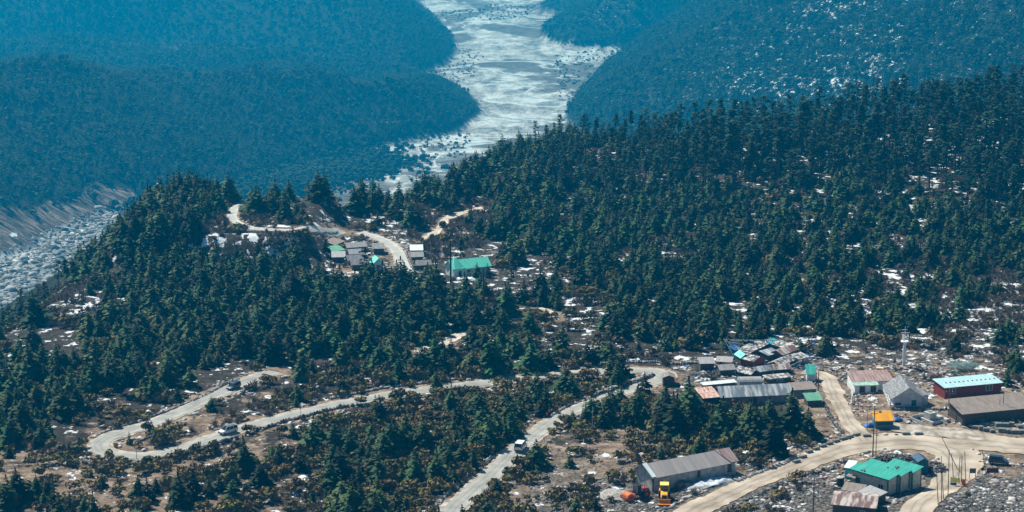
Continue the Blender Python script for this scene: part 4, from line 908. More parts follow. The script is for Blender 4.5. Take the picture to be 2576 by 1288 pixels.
for i, (u0, v0, u1, v1_, w, h, rf, tn, wl, lb) in enumerate(SH):
    dv_ = SR.uniform(-9, 9) * (u1 - u0) / 45; v0 += dv_; v1_ -= dv_; h *= SR.uniform(.75, 1.1); cu = (u0 + u1) / 2; u0 = cu + (u0 - cu) * .88; u1 = cu + (u1 - cu) * .88
    if tn in (T_GREY, T_DARKTIN, T_BROWN) and SR.random() < .6: tn = SR.choice([T_PATCH, T_SHAN, T_SHAN, T_RUSTP])
    r, L, w, h = house('shanty', lb, 'shanty', (u0, v0), (u1, v1_), w, h, roof=rf, rise=(.9 if rf != 'mono' else .5), wall=wl, tin=tn, ov=.3, group='shanties of the roadside village', openings=[('door', 1.2, 0, .8, min(1.5, h * .8))], pad=.8)
    stones_on(r, L, w, h, .9 if rf != 'mono' else .5, 3, seed=i, roof='gable' if rf == 'gable' else 'mono')
mound('sand_heap', 'tan sand heap between the shanties', 'heap', 1938, 938, 3.2, 2.6, 1.6, mat('sand', (.42, .33, .25), .95, .15, 1), 30)
def pole(name, label, cat, u, v, hpx=None, top=None, r0=.11, mt=WOODP, arms=0, group=None, lamp=False):
    """an upright pole of the height seen, or a leaning one ending at the picture point top (same distance)"""
    p = P(u, v)
    if top is None: t = Vector((0, 0, hpx * p.length / FP * 1.04))
    else:
        d = pix_dir(*top); k = p.y / d[1]; t = Vector((d[0] * k, d[1] * k, CAMZ + d[2] * k)) - p
    r = empty(name, p, 0, label, cat, group); MB().tube((0, 0, -.6), t, r0, r0 * .65, 8).build('mast', mt, r)
    for k in range(arms):
        z = t.z * (.94 - .09 * k); MB().box(-.9, .9, -.05, .05, z, z + .1).build('crossarm', mt, r)
        for x in (-.8, 0, .8): MB().tube((x, 0, z + .1), (x, 0, z + .32), .06, .05).build('insulator', TRIMW, r)
    if lamp: MB().tube((0, 0, t.z * .9), (1.2, -.3, t.z * .9), .04).build('lamp_arm', mt, r); MB().box(1.0, 1.6, -.5, -.1, t.z * .88, t.z * .9).build('lamp_head', BLACK, r)
    return r, p, t
pole('utility_pole', 'tallest wooden pole beside the orange kiosk, rising from the turquoise-roofed house', 'utility pole', 2195, 1154, 138, arms=2, lamp=True, r0=.16)
pole('utility_pole', 'thinner pole close to the tallest one behind the turquoise-roofed house', 'utility pole', 2203, 1148, 90, r0=.10)
pole('utility_pole', 'thin pole left of the orange kiosk', 'utility pole', 2181, 1084, 48, r0=.08); pole('utility_pole', 'thin pole just behind the orange kiosk', 'utility pole', 2188, 1030, 44, r0=.08, arms=1)
pole('utility_pole', 'pole in front of the maroon building, left end', 'utility pole', 2385, 1053, 72, arms=1); pole('utility_pole', 'left of two poles in front of the dark open shed', 'utility pole', 2513, 1049, 45); pole('utility_pole', 'right of two poles in front of the dark open shed', 'utility pole', 2522, 1047, 66, arms=1)
pole('utility_pole', 'brown pole left of the black water tank', 'utility pole', 2045, 1292, 98, r0=.17, arms=1); pole('utility_pole', 'grey thin pole between water tank and left brown pole', 'utility pole', 2058, 1262, 70, r0=.07)
pole('utility_pole', 'left of the two brown poles beside the tiny teal-roofed hut', 'utility pole', 2052, 985, 50, r0=.16); pole('utility_pole', 'right of the two brown poles beside the tiny teal-roofed hut', 'utility pole', 2058, 984, 52, r0=.16)
pole('utility_pole', 'thin roadside pole at the hairpin bend', 'utility pole', 344, 1156, 36, r0=.07); pole('utility_pole', 'thin roadside pole on the straight road right of the white van', 'utility pole', 757, 1044, 26, r0=.07); pole('utility_pole', 'thin pole at the left edge above the hairpin bend', 'utility pole', 162, 1131, 50, r0=.08)
pole('utility_pole', 'pale pole beside the road above the red-jacketed walker', 'utility pole', 1490, 1090, 70, r0=.09, mt=CONC); pole('utility_pole', 'short white post on the tan slope', 'post', 1468, 1113, 10, r0=.16, mt=TRIMW)
pole('dead_trunk', 'tall bare dark trunk beside the far green-roofed building', 'dead tree', 1134, 716, 112, r0=.32, mt=M_BARK); pole('dead_trunk', 'tall bare trunk in the forest below the far green-roofed building', 'dead tree', 1217, 800, 130, r0=.35, mt=M_BARK)
pole('leaning_mast', 'white leaning mast carrying the prayer flag lines', 'mast', 1852, 900, top=(1821, 853), r0=.16, mt=TRIMW)
FPG = 'bare poles of old prayer flags by the dirt road'
for i, (u, v, tu, tv, lb) in enumerate([(2361, 1271, 2356, 1183, 'nearest and leftmost bare flag pole by the dirt road'), (2369, 1262, 2368, 1147, 'second bare flag pole from the left by the dirt road'), (2374, 1256, 2370, 1186, 'short leaning flag pole crossing the second one'),
      (2385, 1249, 2388, 1130, 'tall thin flag pole at the corner of the dirt road'), (2400, 1214, 2394, 1140, 'bowed flag pole behind the yellow cloth'), (2412, 1180, 2370, 1101, 'strongly slanting flag pole over the dirt road'),
      (2411, 1216, 2415, 1150, 'greenish flag pole in the tight cluster'), (2418, 1214, 2420, 1147, 'brown flag pole in the tight cluster'), (2430, 1209, 2427, 1135, 'rightmost tall flag pole of the cluster')]):
    pole('flag_pole', lb, 'flag pole', u, v, top=(tu, tv), r0=.10, group=FPG)
def cloth(name, label, pts, mt):
    V = [Vector(p) for p in pts]; n = 8; A = []
    o = V[0]
    for i in range(n + 1):
        for j in range(4):
            a = V[0].lerp(V[1], i / n); b = V[3].lerp(V[2], i / n); q = a.lerp(b, j / 3); A.append(q - o + Vector((0, .12 * math.sin(i * 1.9 + j), 0)))
    m = MB(); m.add(A, [(i * 4 + j, i * 4 + j + 1, (i + 1) * 4 + j + 1, (i + 1) * 4 + j) for i in range(n) for j in range(3)]); ob = m.build(name, mt); ob.location = o
    sd = ob.modifiers.new('thick', 'SOLIDIFY'); sd.thickness = .02; tag(ob, label, 'cloth'); return ob
def at_depth(u, v, y):
    d = pix_dir(u, v); k = y / d[1]; return Vector((d[0] * k, y, CAMZ + d[2] * k))
yb = P(2400, 1222).y
cloth('prayer_cloth', 'bright yellow prayer cloth strung between the flag poles', [at_depth(2391, 1200, yb), at_depth(2415, 1203, yb), at_depth(2415, 1214, yb), at_depth(2391, 1213, yb)], mat('yellow cloth', (.75, .72, .22), .8, .08, 3))
cloth('prayer_cloth', 'orange-red prayer cloth hanging right of the yellow cloth', [at_depth(2419, 1205, yb), at_depth(2429, 1206, yb), at_depth(2429, 1222, yb), at_depth(2419, 1222, yb)], mat('orange cloth', (.72, .20, .04), .8, .2, 3))
cloth('prayer_cloth', 'dark blue prayer cloth hanging below the yellow cloth', [at_depth(2391, 1214, yb + .3), at_depth(2406, 1214, yb + .3), at_depth(2406, 1226, yb + .3), at_depth(2391, 1226, yb + .3)], BLUE)
def flagline(label, a, b, ya, yb_, sag, n=22):
    A, B = at_depth(a[0], a[1], ya), at_depth(b[0], b[1], yb_); r = empty('prayer_flag_line', A, 0, label, 'prayer flags', 'prayer flag lines over the shanties'); q = [(B - A) * (i / n) + Vector((0, 0, -sag * 4 * (i / n) * (1 - i / n))) for i in range(n + 1)]
    s = MB(); [s.tube(q[i], q[i + 1], .035, n=4) for i in range(n)]; s.build('string', TRIMW, r)
    cs = [TRIMW, mat('flag white', (.8, .8, .78), .8, .05, 3), mat('flag yellow', (.7, .6, .2), .8, .1, 3), BLUE, mat('flag red', (.6, .1, .08), .8, .1, 3), mat('flag green', (.1, .4, .25), .8, .1, 3)]
    for i in range(n):
        if random.random() < .15: continue
        c = (q[i] + q[i + 1]) / 2; d = (q[i + 1] - q[i]); w = d.length * .36; d.normalize(); hh = random.uniform(.3, .5)
        MB().slab([c - d * w + Vector((0, -.05, -.04)), c + d * w + Vector((0, -.05, -.04)), c + d * w + Vector((0, .05, -hh)), c - d * w + Vector((0, .05, -hh))], .02).build('flag', cs[random.choice((0, 1, 1, 1, 2, 3, 4, 5))], r)
ym = P(1852, 900).y; yk = P(1960, 892).y
flagline('long prayer flag line stretching level from the leaning mast over the shanties', (1826, 853), (1975, 853), ym, yk + 4, .3, 30)
flagline('continuation of the level flag line rising to the trees', (1976, 853), (2045, 846), yk + 4, yk + 6, .3, 14)
flagline('prayer flag line sloping gently down from the leaning mast', (1823, 856), (1886, 868), ym, yk, .2, 14)
flagline('prayer flag line sloping steeply down from the leaning mast', (1824, 857), (1862, 876), ym, yk - 6, .2, 9)
flagline('prayer flag line climbing from the front shanties to the right pole', (1955, 928), (2018, 905), P(1955, 944).y, P(2018, 925).y, .4, 14)
flagline('prayer flag line at the right end above the shanties', (1985, 880), (2038, 868), yk, yk + 4, .3, 12)
def telecom():
    p = P(2273, 922); H = 103 * p.length / FP * 1.04; r = empty('telecom_mast', p, 0, 'white telecom mast with antennas in front of the forest', 'mast'); EXCL.append((p.x, p.y, 3))
    hs = H * .62; MB().tube((0, 0, -.5), (0, 0, hs), .50, .42, 10).build('shaft', T_WHITE, r); MB().tube((0, 0, hs), (0, 0, H), .09, .05).build('top_pole', TRIMW, r)
    MB().tube((0, 0, hs), (0, 0, hs + .12), 1.15, 1.15, 12).build('platform', TRIMW, r)
    for k in range(3): a = k * 2.1; MB().box(math.cos(a) * .8 - .14, math.cos(a) * .8 + .14, math.sin(a) * .8 - .1, math.sin(a) * .8 + .1, hs + .3, hs + 1.9).build('antenna', TRIMW, r)
    MB().tube((.5, -.4, hs + 1.2), (.5, -.62, hs + 1.2), .45, .45, 12).build('dish', TRIMW, r); MB().box(-1.2, 1.3, -.05, .05, hs + 2.5, hs + 2.62).build('crossbar', TRIMW, r)
    MB().box(-.9, .6, -.05, .05, hs + 3.3, hs + 3.4).build('crossbar', TRIMW, r)
telecom()
def pile(name, label, cat, u, v, n, Lr, mt, spread, seed, rad=.06):
    p = P(u, v); r = random.Random(seed); m = MB(); root = empty(name, p, 0, label, cat)
    for i in range(n):
        a = r.gauss(-.45, .35); L = r.uniform(*Lr); x, y, z = r.uniform(-spread, spread), r.uniform(-1.6, 1.6), r.uniform(.1, 1.5); d = Vector((math.cos(a), .3 * r.uniform(-1, 1), math.sin(a) * .5)) * L / 2; c = Vector((x, y, z + 0.5)); m.tube(c - d, c + d, rad, n=5)
    m.build('bamboo_pole' if n > 40 else 'plank', mt, root); EXCL.append((p.x, p.y, spread + 1))
pile('pole_pile', 'heap of pale mint-green bamboo poles behind the maroon building', 'pile', 2420, 930, 75, (2.5, 5), mat('pale mint bamboo', (.50, .66, .60), .7, .2, 1), 3.4, 5)
pile('plank_pile', 'low pile of dark green planks below the bamboo heap', 'pile', 2405, 950, 20, (2, 4), W_DARK, 2.5, 6)
def excavator():
    p, a = ground_pose(2216, 946, 40, 3); r = empty('small_excavator', p, a, 'small excavator with orange arm and pale cab roof behind the rusty roof', 'excavator'); O = mat('excavator orange', (.72, .30, .05), .6, .15, 2)
    MB().box(-1.4, 1.0, -1.0, -.6, 0, .6).box(-1.4, 1.0, .6, 1.0, 0, .6).build('track', TYRE, r, .1); MB().box(-1.4, .6, -.8, .8, .62, 1.2).build('body', O, r, .06); MB().box(-1.2, .5, -.6, .6, 1.2, 2.3).build('cab', GLASS, r); MB().box(-1.35, .6, -.75, .75, 2.3, 2.42).build('cab_roof', mat('peach roof', (.75, .52, .28), .6, .1, 2), r)
    MB().prism([(.5, .9), (.6, 1.3), (2.0, 1.9), (3.4, .5), (3.1, .4), (1.9, 1.5)], -.12, .12, 'y').build('arm', O, r); MB().prism([(3.1, .5), (3.5, .5), (3.6, .05), (3.0, 0)], -.4, .4, 'y').build('bucket', O, r)
excavator()
def wall_line(name, label, pts, h, th, mt, seed, block=.9, cat='wall', jig=.25, cap=None):
    """a dry stone wall: one mesh of fitted rough blocks"""
    W = np.array([list(P(*p))[:2] for p in pts]); c = catmull(W, 8); s = np.r_[0, np.cumsum(np.hypot(*np.diff(c, axis=0).T))]; r = random.Random(seed); m = MB(); q = 0; o = P(*pts[0])
    while q < s[-1]:
        L = block * r.uniform(.6, 1.4); x = float(np.interp(q + L / 2, s, c[:, 0])); y = float(np.interp(q + L / 2, s, c[:, 1])); x2 = float(np.interp(min(q + L, s[-1]), s, c[:, 0])); y2 = float(np.interp(min(q + L, s[-1]), s, c[:, 1])); x1 = float(np.interp(q, s, c[:, 0])); y1 = float(np.interp(q, s, c[:, 1]))
        a = math.atan2(y2 - y1, x2 - x1) + r.uniform(-jig, jig); z = tz(x, y) - o.z; z0 = z - .5
        for k in range(max(1, int(h / .6))):
            hh = h / max(1, int(h / .6)) * r.uniform(.8, 1.2); t = th * r.uniform(.7, 1.15) * (1 - .12 * k); dx = r.uniform(-.1, .1); V, F = ROK[r.randrange(6)]
            ca, sa = math.cos(a), math.sin(a); m.add([(x - o.x + dx + ca * v[0] * L * 1.25 - sa * v[1] * t * 1.3, y - o.y + sa * v[0] * L * 1.25 + ca * v[1] * t * 1.3, z0 + .5 + k * h / max(1, int(h / .6)) + v[2] * hh * 1.8) for v in V], [tuple(int(i) for i in f) for f in F])
        q += L * .95
    ob = m.build(name, mt); ob.location = o; tag(ob, label, cat); return ob
fence('rusty_pipe', 'rusty orange pipe lying on the ground behind the gabled house', [(2300, 932), (2335, 936), (2368, 950)], mat('rusty pipe', (.32, .12, .05), .9, .3, 1), .3, 4, (.2,), .12)
M_WALL = mat('dry stone wall', (.20, .195, .185), .95, .5, .9, bump=.3, col2=(.52, .51, .49), thr=(.42, .66))
M_DWALL = mat('dark dry stone wall', (.075, .072, .07), .95, .5, .9, bump=.3, col2=(.30, .30, .29), thr=(.45, .72))
for i, (lb, pts, h, th, mt) in enumerate([
    ('low stone wall along the outer edge of the upper road', [(232, 1104), (262, 1088), (330, 1067), (420, 1035), (500, 1003), (555, 975), (600, 955)], .8, .7, M_WALL),
    ('dark retaining wall under the hairpin bend', [(205, 1162), (240, 1176), (300, 1180), (360, 1165), (440, 1154), (520, 1130), (600, 1103)], 1.2, 1.0, M_DWALL),
    ('dark retaining wall below the straight road right of the white van', [(640, 1088), (700, 1068), (770, 1048), (850, 1028), (920, 1020)], 1.1, 1.0, M_DWALL),
    ('short upright stone wall at the left tip of the hairpin bend', [(197, 1112), (192, 1125), (198, 1142)], 1.6, .9, M_DWALL),
    ('rubble wall along the left of the lowest stretch of road', [(1075, 1290), (1130, 1240), (1180, 1195), (1235, 1155)], 1.1, 1.1, M_WALL),
    ('stone wall inside the upper road loop', [(470, 1068), (420, 1085), (380, 1100), (345, 1112)], .8, .9, M_DWALL),
    ('heaped stone wall above the road with the hidden middle', [(830, 1005), (900, 990), (980, 975), (1060, 966), (1140, 955), (1230, 944)], .9, 1.1, M_WALL),
    ('pale stone wall behind the right road bend', [(1510, 916), (1570, 913), (1640, 912), (1700, 916), (1750, 914)], 1.0, 1.1, M_WALL),
    ('boulder wall inside the right road bend', [(1500, 995), (1550, 978), (1590, 964), (1625, 951), (1640, 946)], 1.3, 1.5, M_WALL),
    ('stone wall beside the road above the walker', [(1385, 1050), (1420, 1028), (1460, 1012), (1500, 996)], .8, .9, M_WALL),
    ('stone wall along the forest path at the centre', [(1040, 860), (1090, 838), (1140, 822), (1200, 812)], .9, .9, M_WALL),
    ('pale retaining wall of the far switchback road', [(555, 581), (600, 582), (680, 584), (760, 585), (850, 586)], .9, .6, M_WALL),
    ('stone wall right of the far village road', [(1018, 630), (1028, 655), (1040, 678), (1060, 692)], 1.0, .9, M_WALL),
    ('rubble edge along the upper side of the wide dirt road', [(1850, 1212), (1910, 1190), (1960, 1172), (2010, 1150)], .9, 1.4, M_WALL),
    ('rubble edge along the lower side of the wide dirt road', [(1870, 1262), (1950, 1225), (2030, 1195), (2100, 1178)], .8, 1.2, M_DWALL),
    ('stone wall beside the dirt track left of the courtyard', [(2062, 1000), (2080, 1030), (2095, 1060), (2120, 1090)], .8, 1.0, M_DWALL),
    ('broken stone wall below the pale gabled house', [(2240, 1032), (2290, 1032), (2340, 1034), (2380, 1030)], .9, .8, M_DWALL)]):
    wall_line('stone_wall', lb, pts, h, th, mt, i + 1)
# signs by the bend
def signboard(label, u, v, wpx, hpx, leg, mt):
    p = P(u, v); k = p.length / FP; w, h, l = wpx * k, hpx * k, leg * k; r = empty('signboard', p, 0, label, 'signboard')
    MB().box(-w / 2, w / 2, -.04, .04, l, l + h).build('board', mt, r)
    for x in (-w / 2 + .05, w / 2 - .05): MB().box(x - .05, x + .05, .045, .14, -.4, l + h).build('post', WOODP, r)
signboard('dark grey signboard on two posts right of the flag poles', 2446, 1207, 16, 13, 18, mat('grey board', (.10, .11, .11), .7, .2, 2)); signboard('wide dark maroon signboard in front of the dark jeep', 2496, 1199, 30, 13, 10, mat('maroon board', (.09, .02, .025), .7, .2, 2))
def roundsign():
    p = P(2471, 1196); r = empty('round_sign', p, 0, 'small round dark sign between the two signboards', 'sign'); MB().tube((0, 0, -.3), (0, 0, 1.9), .05).build('post', WOODP, r); MB().tube((0, -.05, 1.6), (0, -.09, 1.6), .42, .42, 16).build('disc', BLACK, r)
roundsign(); pole('barrier_pole', 'slanting pole left of the maroon signboard', 'pole', 2481, 1190, top=(2471, 1132), r0=.09)
# ---------------------------------------------------------------- the far village
r, L, w, h = house('green_roofed_building', 'long far building with mint green roof and pale walls above a snow strip', 'building', (1141, 699), (1233, 690), 6.5, 3.0, rise=2.2, wall=mat('pale mint wall', (.55, .68, .66), .9, .1, 1), tin=T_MINT, ov=.5, openings=[('window', 5.5, 1.1, 1.2, 1.1), ('window', 9.2, 1.1, 1.2, 1.1), ('door', 2.4, .1, 1, 1.9)])
MB().slab([(.2, -.8, 2.9), (2.6, -.8, 2.9), (2.0, 3.0, 6.1), (1.4, 3.0, 6.1)], .1).slab([(-.5, -.4, 2.9), (.2, -.8, 2.9), (1.4, 3.0, 6.1), (1.2, 3.2, 6.0)], .1).slab([(2.6, -.8, 2.9), (4.2, -.4, 3.0), (3.4, 3.0, 5.2), (2.0, 3.0, 6.1)], .1).build('raised_roof_hip', T_MINT, r)
mound('snow_bank', 'strip of clean snow below the far green-roofed building', 'snow bank', 1180, 702, 5.5, 1.6, .6, SNOWM, 40)
house('green_chapel', 'tiny far chapel with a steep mint green gable roof', 'chapel', (939, 684), (965, 683), 4.0, 2.9, roof='gabley', rise=1.7, wall=mat('pale mint wall 2', (.60, .68, .66), .9, .1, 1), tin=T_MINT, ov=.5, openings=[('green door', 1.9, .8, 1.3, 1.4)])
FV = [(836, 643, 866, 643, 'mono', T_GREEN, 'far hut with a flat dull green roof at the left end'), (837, 660, 867, 660, 'mono', T_GREY, 'far grey hut below the flat dull green roof'), (874, 636, 922, 632, 'gable', T_GREY, 'far dark hut with a wide pale gable roof'),
      (880, 652, 915, 650, 'gable', T_GREY, 'far grey hut in the middle of the left cluster'), (877, 668, 915, 666, 'gable', T_DARKTIN, 'far slate hut left of the chapel, upper one'), (886, 680, 928, 678, 'gable', T_DARKTIN, 'far slate hut left of the chapel, lower one'),
      (1034, 644, 1062, 643, 'mono', T_WHITE, 'far hut with a white roof right of the road'), (1036, 660, 1064, 659, 'gable', T_GREY, 'far grey-roofed hut right of the road, middle'), (1043, 681, 1084, 680, 'gable', T_DARKTIN, 'far slate hut right of the road, lowest'), (940, 640, 966, 639, 'mono', T_DARKTIN, 'far small dark hut above the chapel'), (842, 626, 866, 621, 'mono', T_BROWN, 'far brown sheet roof at the upper left of the village')]
for i, (u0, v0, u1, v1_, rf, tn, lb) in enumerate(FV):
    house('far_hut', lb, 'hut', (u0, v0), (u1, v1_), 4.2, 1.9, roof=rf, rise=1.1 if rf == 'gable' else .8, wall=W_WOOD, tin=tn, ov=.4, group='huts of the far village', openings=[('door', 1.5, 0, .8, 1.5)], pad=.3)
EXCL.append((*P(1000, 640)[:2], 4)); EXCL.append((*P(1090, 590)[:2], 6)); EXCL.append((*P(905, 515)[:2], 8)); EXCL.append((*P(1180, 722)[:2], 8)); EXCL.append((*P(1150, 722)[:2], 7)); EXCL.append((*P(1210, 716)[:2], 7)); EXCL.append((*P(900, 695)[:2], 6)); EXCL.append((*P(870, 690)[:2], 6)); EXCL.append((*P(945, 698)[:2], 7)); EXCL.append((*P(1060, 700)[:2], 6)); EXCL.append((*P(1020, 705)[:2], 5))
for u, v, a, b in SNOW_SPOTS:
    if a > 9: EXT.append((*P(u, v + 3)[:2], a * .11)); EXT.append((*P(u - a * .6, v + 3)[:2], a * .06)); EXT.append((*P(u + a * .6, v + 3)[:2], a * .06))
for u in range(520, 860, 26): EXT.append((*P(u, 612)[:2], 4.2)); EXT.append((*P(u, 585)[:2], 4))
for u, v, rr_ in [(1900, 935, 10), (1980, 930, 9), (1850, 930, 9), (2190, 1020, 8), (2300, 1045, 6), (2440, 985, 8), (2230, 950, 6), (2300, 1140, 6), (1470, 1120, 3)]: EXCL.append((*P(u, v)[:2], rr_))
def debris(name, label, spots, n, seed, mts, smin=.3, smax=1.5):
    r = random.Random(seed)
    for k, mt in enumerate(mts):
        m = MB(); o = P(*spots[0][:2])
        for i in range(n):
            u, v, ru, rv = r.choice(spots); u += r.gauss(0, ru); v += r.gauss(0, rv); p = P(u, v) - o
            if road_dist(np.array([p.x + o.x]), np.array([p.y + o.y]))[0] < .3: continue
            a = r.uniform(0, 3.14); L = r.uniform(smin, smax) / 2; w = r.uniform(.12, .5); t = r.uniform(.05, .35); ca, sa = math.cos(a), math.sin(a); tl = r.uniform(-.3, .3)
            m.slab([(p.x + ca * x * L - sa * y * w, p.y + sa * x * L + ca * y * w, p.z + t + .05 + tl * x * L) for x, y in ((-1, -1), (1, -1), (1, 1), (-1, 1))], t)
        ob = m.build(name, mt); ob.location = o; tag(ob, label[k], 'debris', None, 'stuff')
debris('village_debris', ['pale boards and stones littered among the shanties', 'dark scraps littered among the shanties', 'brown planks littered among the shanties', 'blue scraps littered among the shanties'],
  [(1900, 905, 60, 18), (1850, 935, 45, 10), (1960, 920, 45, 16), (1960, 965, 40, 6), (2010, 890, 25, 12)], 230, 3, [CONC, BLACK, W_WOOD, BLUE])
debris('yard_debris', ['pale slabs and boards littered over the yards at the right', 'dark scraps littered over the yards at the right', 'rusty scraps littered over the yards at the right'],
  [(2120, 930, 50, 10), (2280, 925, 50, 8), (2370, 950, 40, 10), (2290, 1055, 30, 8), (2400, 1095, 40, 5), (2060, 1110, 40, 12), (2160, 1010, 30, 20), (2110, 1200, 30, 15), (2470, 1060, 60, 10), (2540, 960, 25, 8)], 260, 5, [CONC, W_WOOD, T_RUST])
EXCL.append((*P(1372, 1062)[:2], 2.6)); EXCL.append((*P(1362, 1078)[:2], 3)); EXCL.append((*P(1310, 1140)[:2], 4))
for pl_, dv2 in ((ROAD_F, 14), (ROAD_E, 12), (ROAD_G, 10), (ROAD_D2, 16)):
    for a, b in zip(pl_[:-1], pl_[1:]):
        for f in (0, .33, .66, 1): EXT.append((*P(a[0] + (b[0] - a[0]) * f, a[1] + (b[1] - a[1]) * f + dv2)[:2], 3.2))
for a, b in zip(ROAD_D1[:-1], ROAD_D1[1:]):
    for f in (0, .33, .66): EXT.append((*P(a[0] + (b[0] - a[0]) * f, a[1] + (b[1] - a[1]) * f + 9)[:2], 4.0))
EXT.append((*P(1232, 712)[:2], 6)); EXT.append((*P(1240, 728)[:2], 6)); EXT.append((*P(1165, 735)[:2], 6))
print('built', len(bpy.data.objects), 'excl', len(EXCL))
# ---------------------------------------------------------------- planting
def zone(u, v):
    if v > 1180:
        if u < 330: return 'in the near left corner below the hairpin bend'
        if u < 720: return 'on the tan slope under the hairpin bend'
        if u < 1180: return 'in the thicket left of the lowest stretch of road'
        if u < 1560: return 'on the stony slope left of the parked road roller'
        if u < 2080: return 'beside the wide dirt road at the lower right'
        return 'by the turquoise-roofed house at the lower right'
    if v > 1060:
        if u < 240: return 'at the left edge beside the hairpin bend'
        if u < 640: return 'near the hairpin bend of the road'
        if u < 1000: return 'below the straight road right of the white van'
        if u < 1300: return 'in the thicket left of the white car'
        if u < 1500: return 'beside the road right of the white car'
        if u < 1800: return 'behind the long grey shed, left half'
        if u < 2070: return 'behind the long grey shed, right half'
        return 'among the buildings at the right edge'
    if v > 960:
        if u < 520: return 'in the forest left of the upper road'
        if u < 960: return 'between the two arms of the hairpin road'
        if u < 1200: return 'just below the middle of the upper road'
        if u < 1560: return 'between the upper road and the road with the walker'
        if u < 1760: return 'under the small dark hut at the road bend'
        if u < 2070: return 'in front of the long patched tin-roofed building'
        return 'behind the buildings at the right edge'
    if v > 860:
        if u < 700: return 'in the dense forest above the upper road, left part'
        if u < 1300: return 'in the forest above the upper road, middle part'
        if u < 1800: return 'in the forest behind the bend with the prayer flags'
        return 'behind the shanty village and the white mast'
    if v > 700:
        if u < 400: return 'on the river rim at the left'
        if u < 700: return 'in the dense forest below the switchback scarp'
        if u < 1000: return 'in the dense forest below the far huts'
        if u < 1250: return 'in the forest below the far green-roofed building'
        if u < 1600: return 'in the forest right of the far green-roofed building'
        if u < 2000: return 'in the dense forest above the shanty village'
        return 'on the snowy stony ground at the right edge'
    if v > 520:
        if u < 520: return 'on the rim above the river gorge'
        if u < 1250: return 'around the small far village'
        if u < 1900: return 'on the forest slope right of the far village'
        return 'on the snow-flecked forest slope at the right'
    if u < 1000: return 'on the crest above the far switchback road'
    if u < 1500: return 'on the crest beside the pale river plain'
    if u < 1750: return 'at the left end of the dark ridge'
    if u < 2000: return 'on the dark ridge, left of its middle'
    if u < 2250: return 'on the dark ridge, right of its middle'
    if v < 400: return 'on the crest of the dark ridge at far right'
    return 'on the dark ridge at the far right'
def grp(kinds, X, Y, Z, S, V_):
    return
def individuals(name, cat, n, idx, X, Y, Z, S, K, build, label, group, zsc=None):
    """the n that show largest become objects of their own; build(k) gives (data, parts)"""
    sz = S[idx] / np.maximum(Y[idx], 1); U, V = uv_of(X[idx], Y[idx], Z[idx])
    vis = (U > 0) & (U < 2576) & (V < 1300) & (V > 0)
    order = np.argsort(-(sz * vis)); chosen = idx[order[:n]]; protos = {}
    for i in chosen:
        k = int(K[i]); u, v = uv_of(X[i], Y[i], Z[i]); w = S[i] * RNG.uniform(.88, 1.15)
        q = S[i] * (zsc[i] if zsc is not None else 1.0)
        if k not in protos: protos[k] = build(k)
        parts = protos[k]
        if len(parts) == 1:
            r = bpy.data.objects.new(name, parts[0][1])
        else:
            r = bpy.data.objects.new(name, None); r.empty_display_size = .5
        link(r); r.location = (X[i], Y[i], Z[i]); r.scale = (w, w, q); r.rotation_euler = (RNG.normal(0, .03), RNG.normal(0, .03), RNG.uniform(0, 6.28))
        if len(parts) > 1:
            for nm, me in parts: link(bpy.data.objects.new(nm, me), r)
        tag(r, label(S[i], k, zone(u, v)), cat, group)
    m = np.ones(len(X), bool); m[chosen] = False
    return [i for i in idx if m[i]]
def word(s, lo, hi, a='small', b='mid-sized', c='tall'): return a if s < lo else (c if s > hi else b)
# firs
X, Y, Z, U, V = cands(3.5)
D = gsample(G_FIR, U, V); cl = vnoise(X / 11, Y / 11) * .6 + vnoise(X / 4.5, Y / 4.5) * .4
D = np.clip(D * 1.08, 0, 1); keep = (cl < D * .72 - .07 + .06 * (D > .8)) & (RNG.random(len(X)) < .25 + .55 * D) & clear_of(X, Y, 1.2, .6, True)
keep &= ~((U < 330) & (V > 715) & (V < 800) & (RNG.random(len(X)) < .85))
X, Y, Z, U, V = X[keep], Y[keep], Z[keep], U[keep], V[keep]
hgt = (3.0 + 5.4 * RNG.random(len(X)) ** 1.3) * (1 - .18 * ss(1300, 1600, U) * ss(930, 850, V)) * (1 - .2 * (V < 500) * (U < 700)) * (1 + .22 * ss(960, 800, V)) * (1 + .15 * gsample(G_FIR, U, V)); hgt *= np.where(RNG.random(len(X)) < .18, .55, 1)
hgt = hgt * np.where((U > 1600) & (U < 2060) & (V > 1050) & (V < 1170), 1.3, 1)
lim = np.where((U > 1735) & (U < 2075) & (V > 1008) & (V < 1100), (V - 1013) * Y / FP, 99); hgt = np.minimum(hgt, np.maximum(lim, 0)); q_ = hgt > 1.6; X, Y, Z, U, V, hgt = X[q_], Y[q_], Z[q_], U[q_], V[q_], hgt[q_]
LAND = [(1856, 1062, 62), (1935, 1075, 84), (1990, 1088, 112), (1350, 1174, 76), (1434, 1174, 46), (945, 1043, 52), (532, 1033, 40), (326, 1117, 36), (1138, 1040, 82), (1240, 935, 100), (970, 895, 62), (1100, 985, 60), (655, 1225, 70),
        (1990, 1080, 110), (1945, 1140, 100), (1840, 1095, 72), (1725, 1030, 50), (1690, 1060, 80), (1650, 1100, 70), (1760, 1150, 70), (1450, 1288, 50), (1495, 1288, 48), (1900, 1110, 90), (2030, 1100, 80),
        (175, 1295, 60), (110, 1270, 40), (390, 1240, 45), (20, 1280, 90), (255, 1225, 36), (230, 1200, 25), (700, 1170, 50), (870, 1180, 34), (950, 1225, 60), (1110, 1165, 70), (1210, 1090, 80), (1230, 1130, 70), (940, 1270, 50), (1020, 1290, 60), (1470, 1070, 50), (1555, 955, 55), (750, 1010, 50), (740, 1100, 45), (2410, 835, 1), (1045, 1180, 60), (1190, 1180, 64), (460, 1130, 1)]
LAND = [l for l in LAND if l[2] > 5]
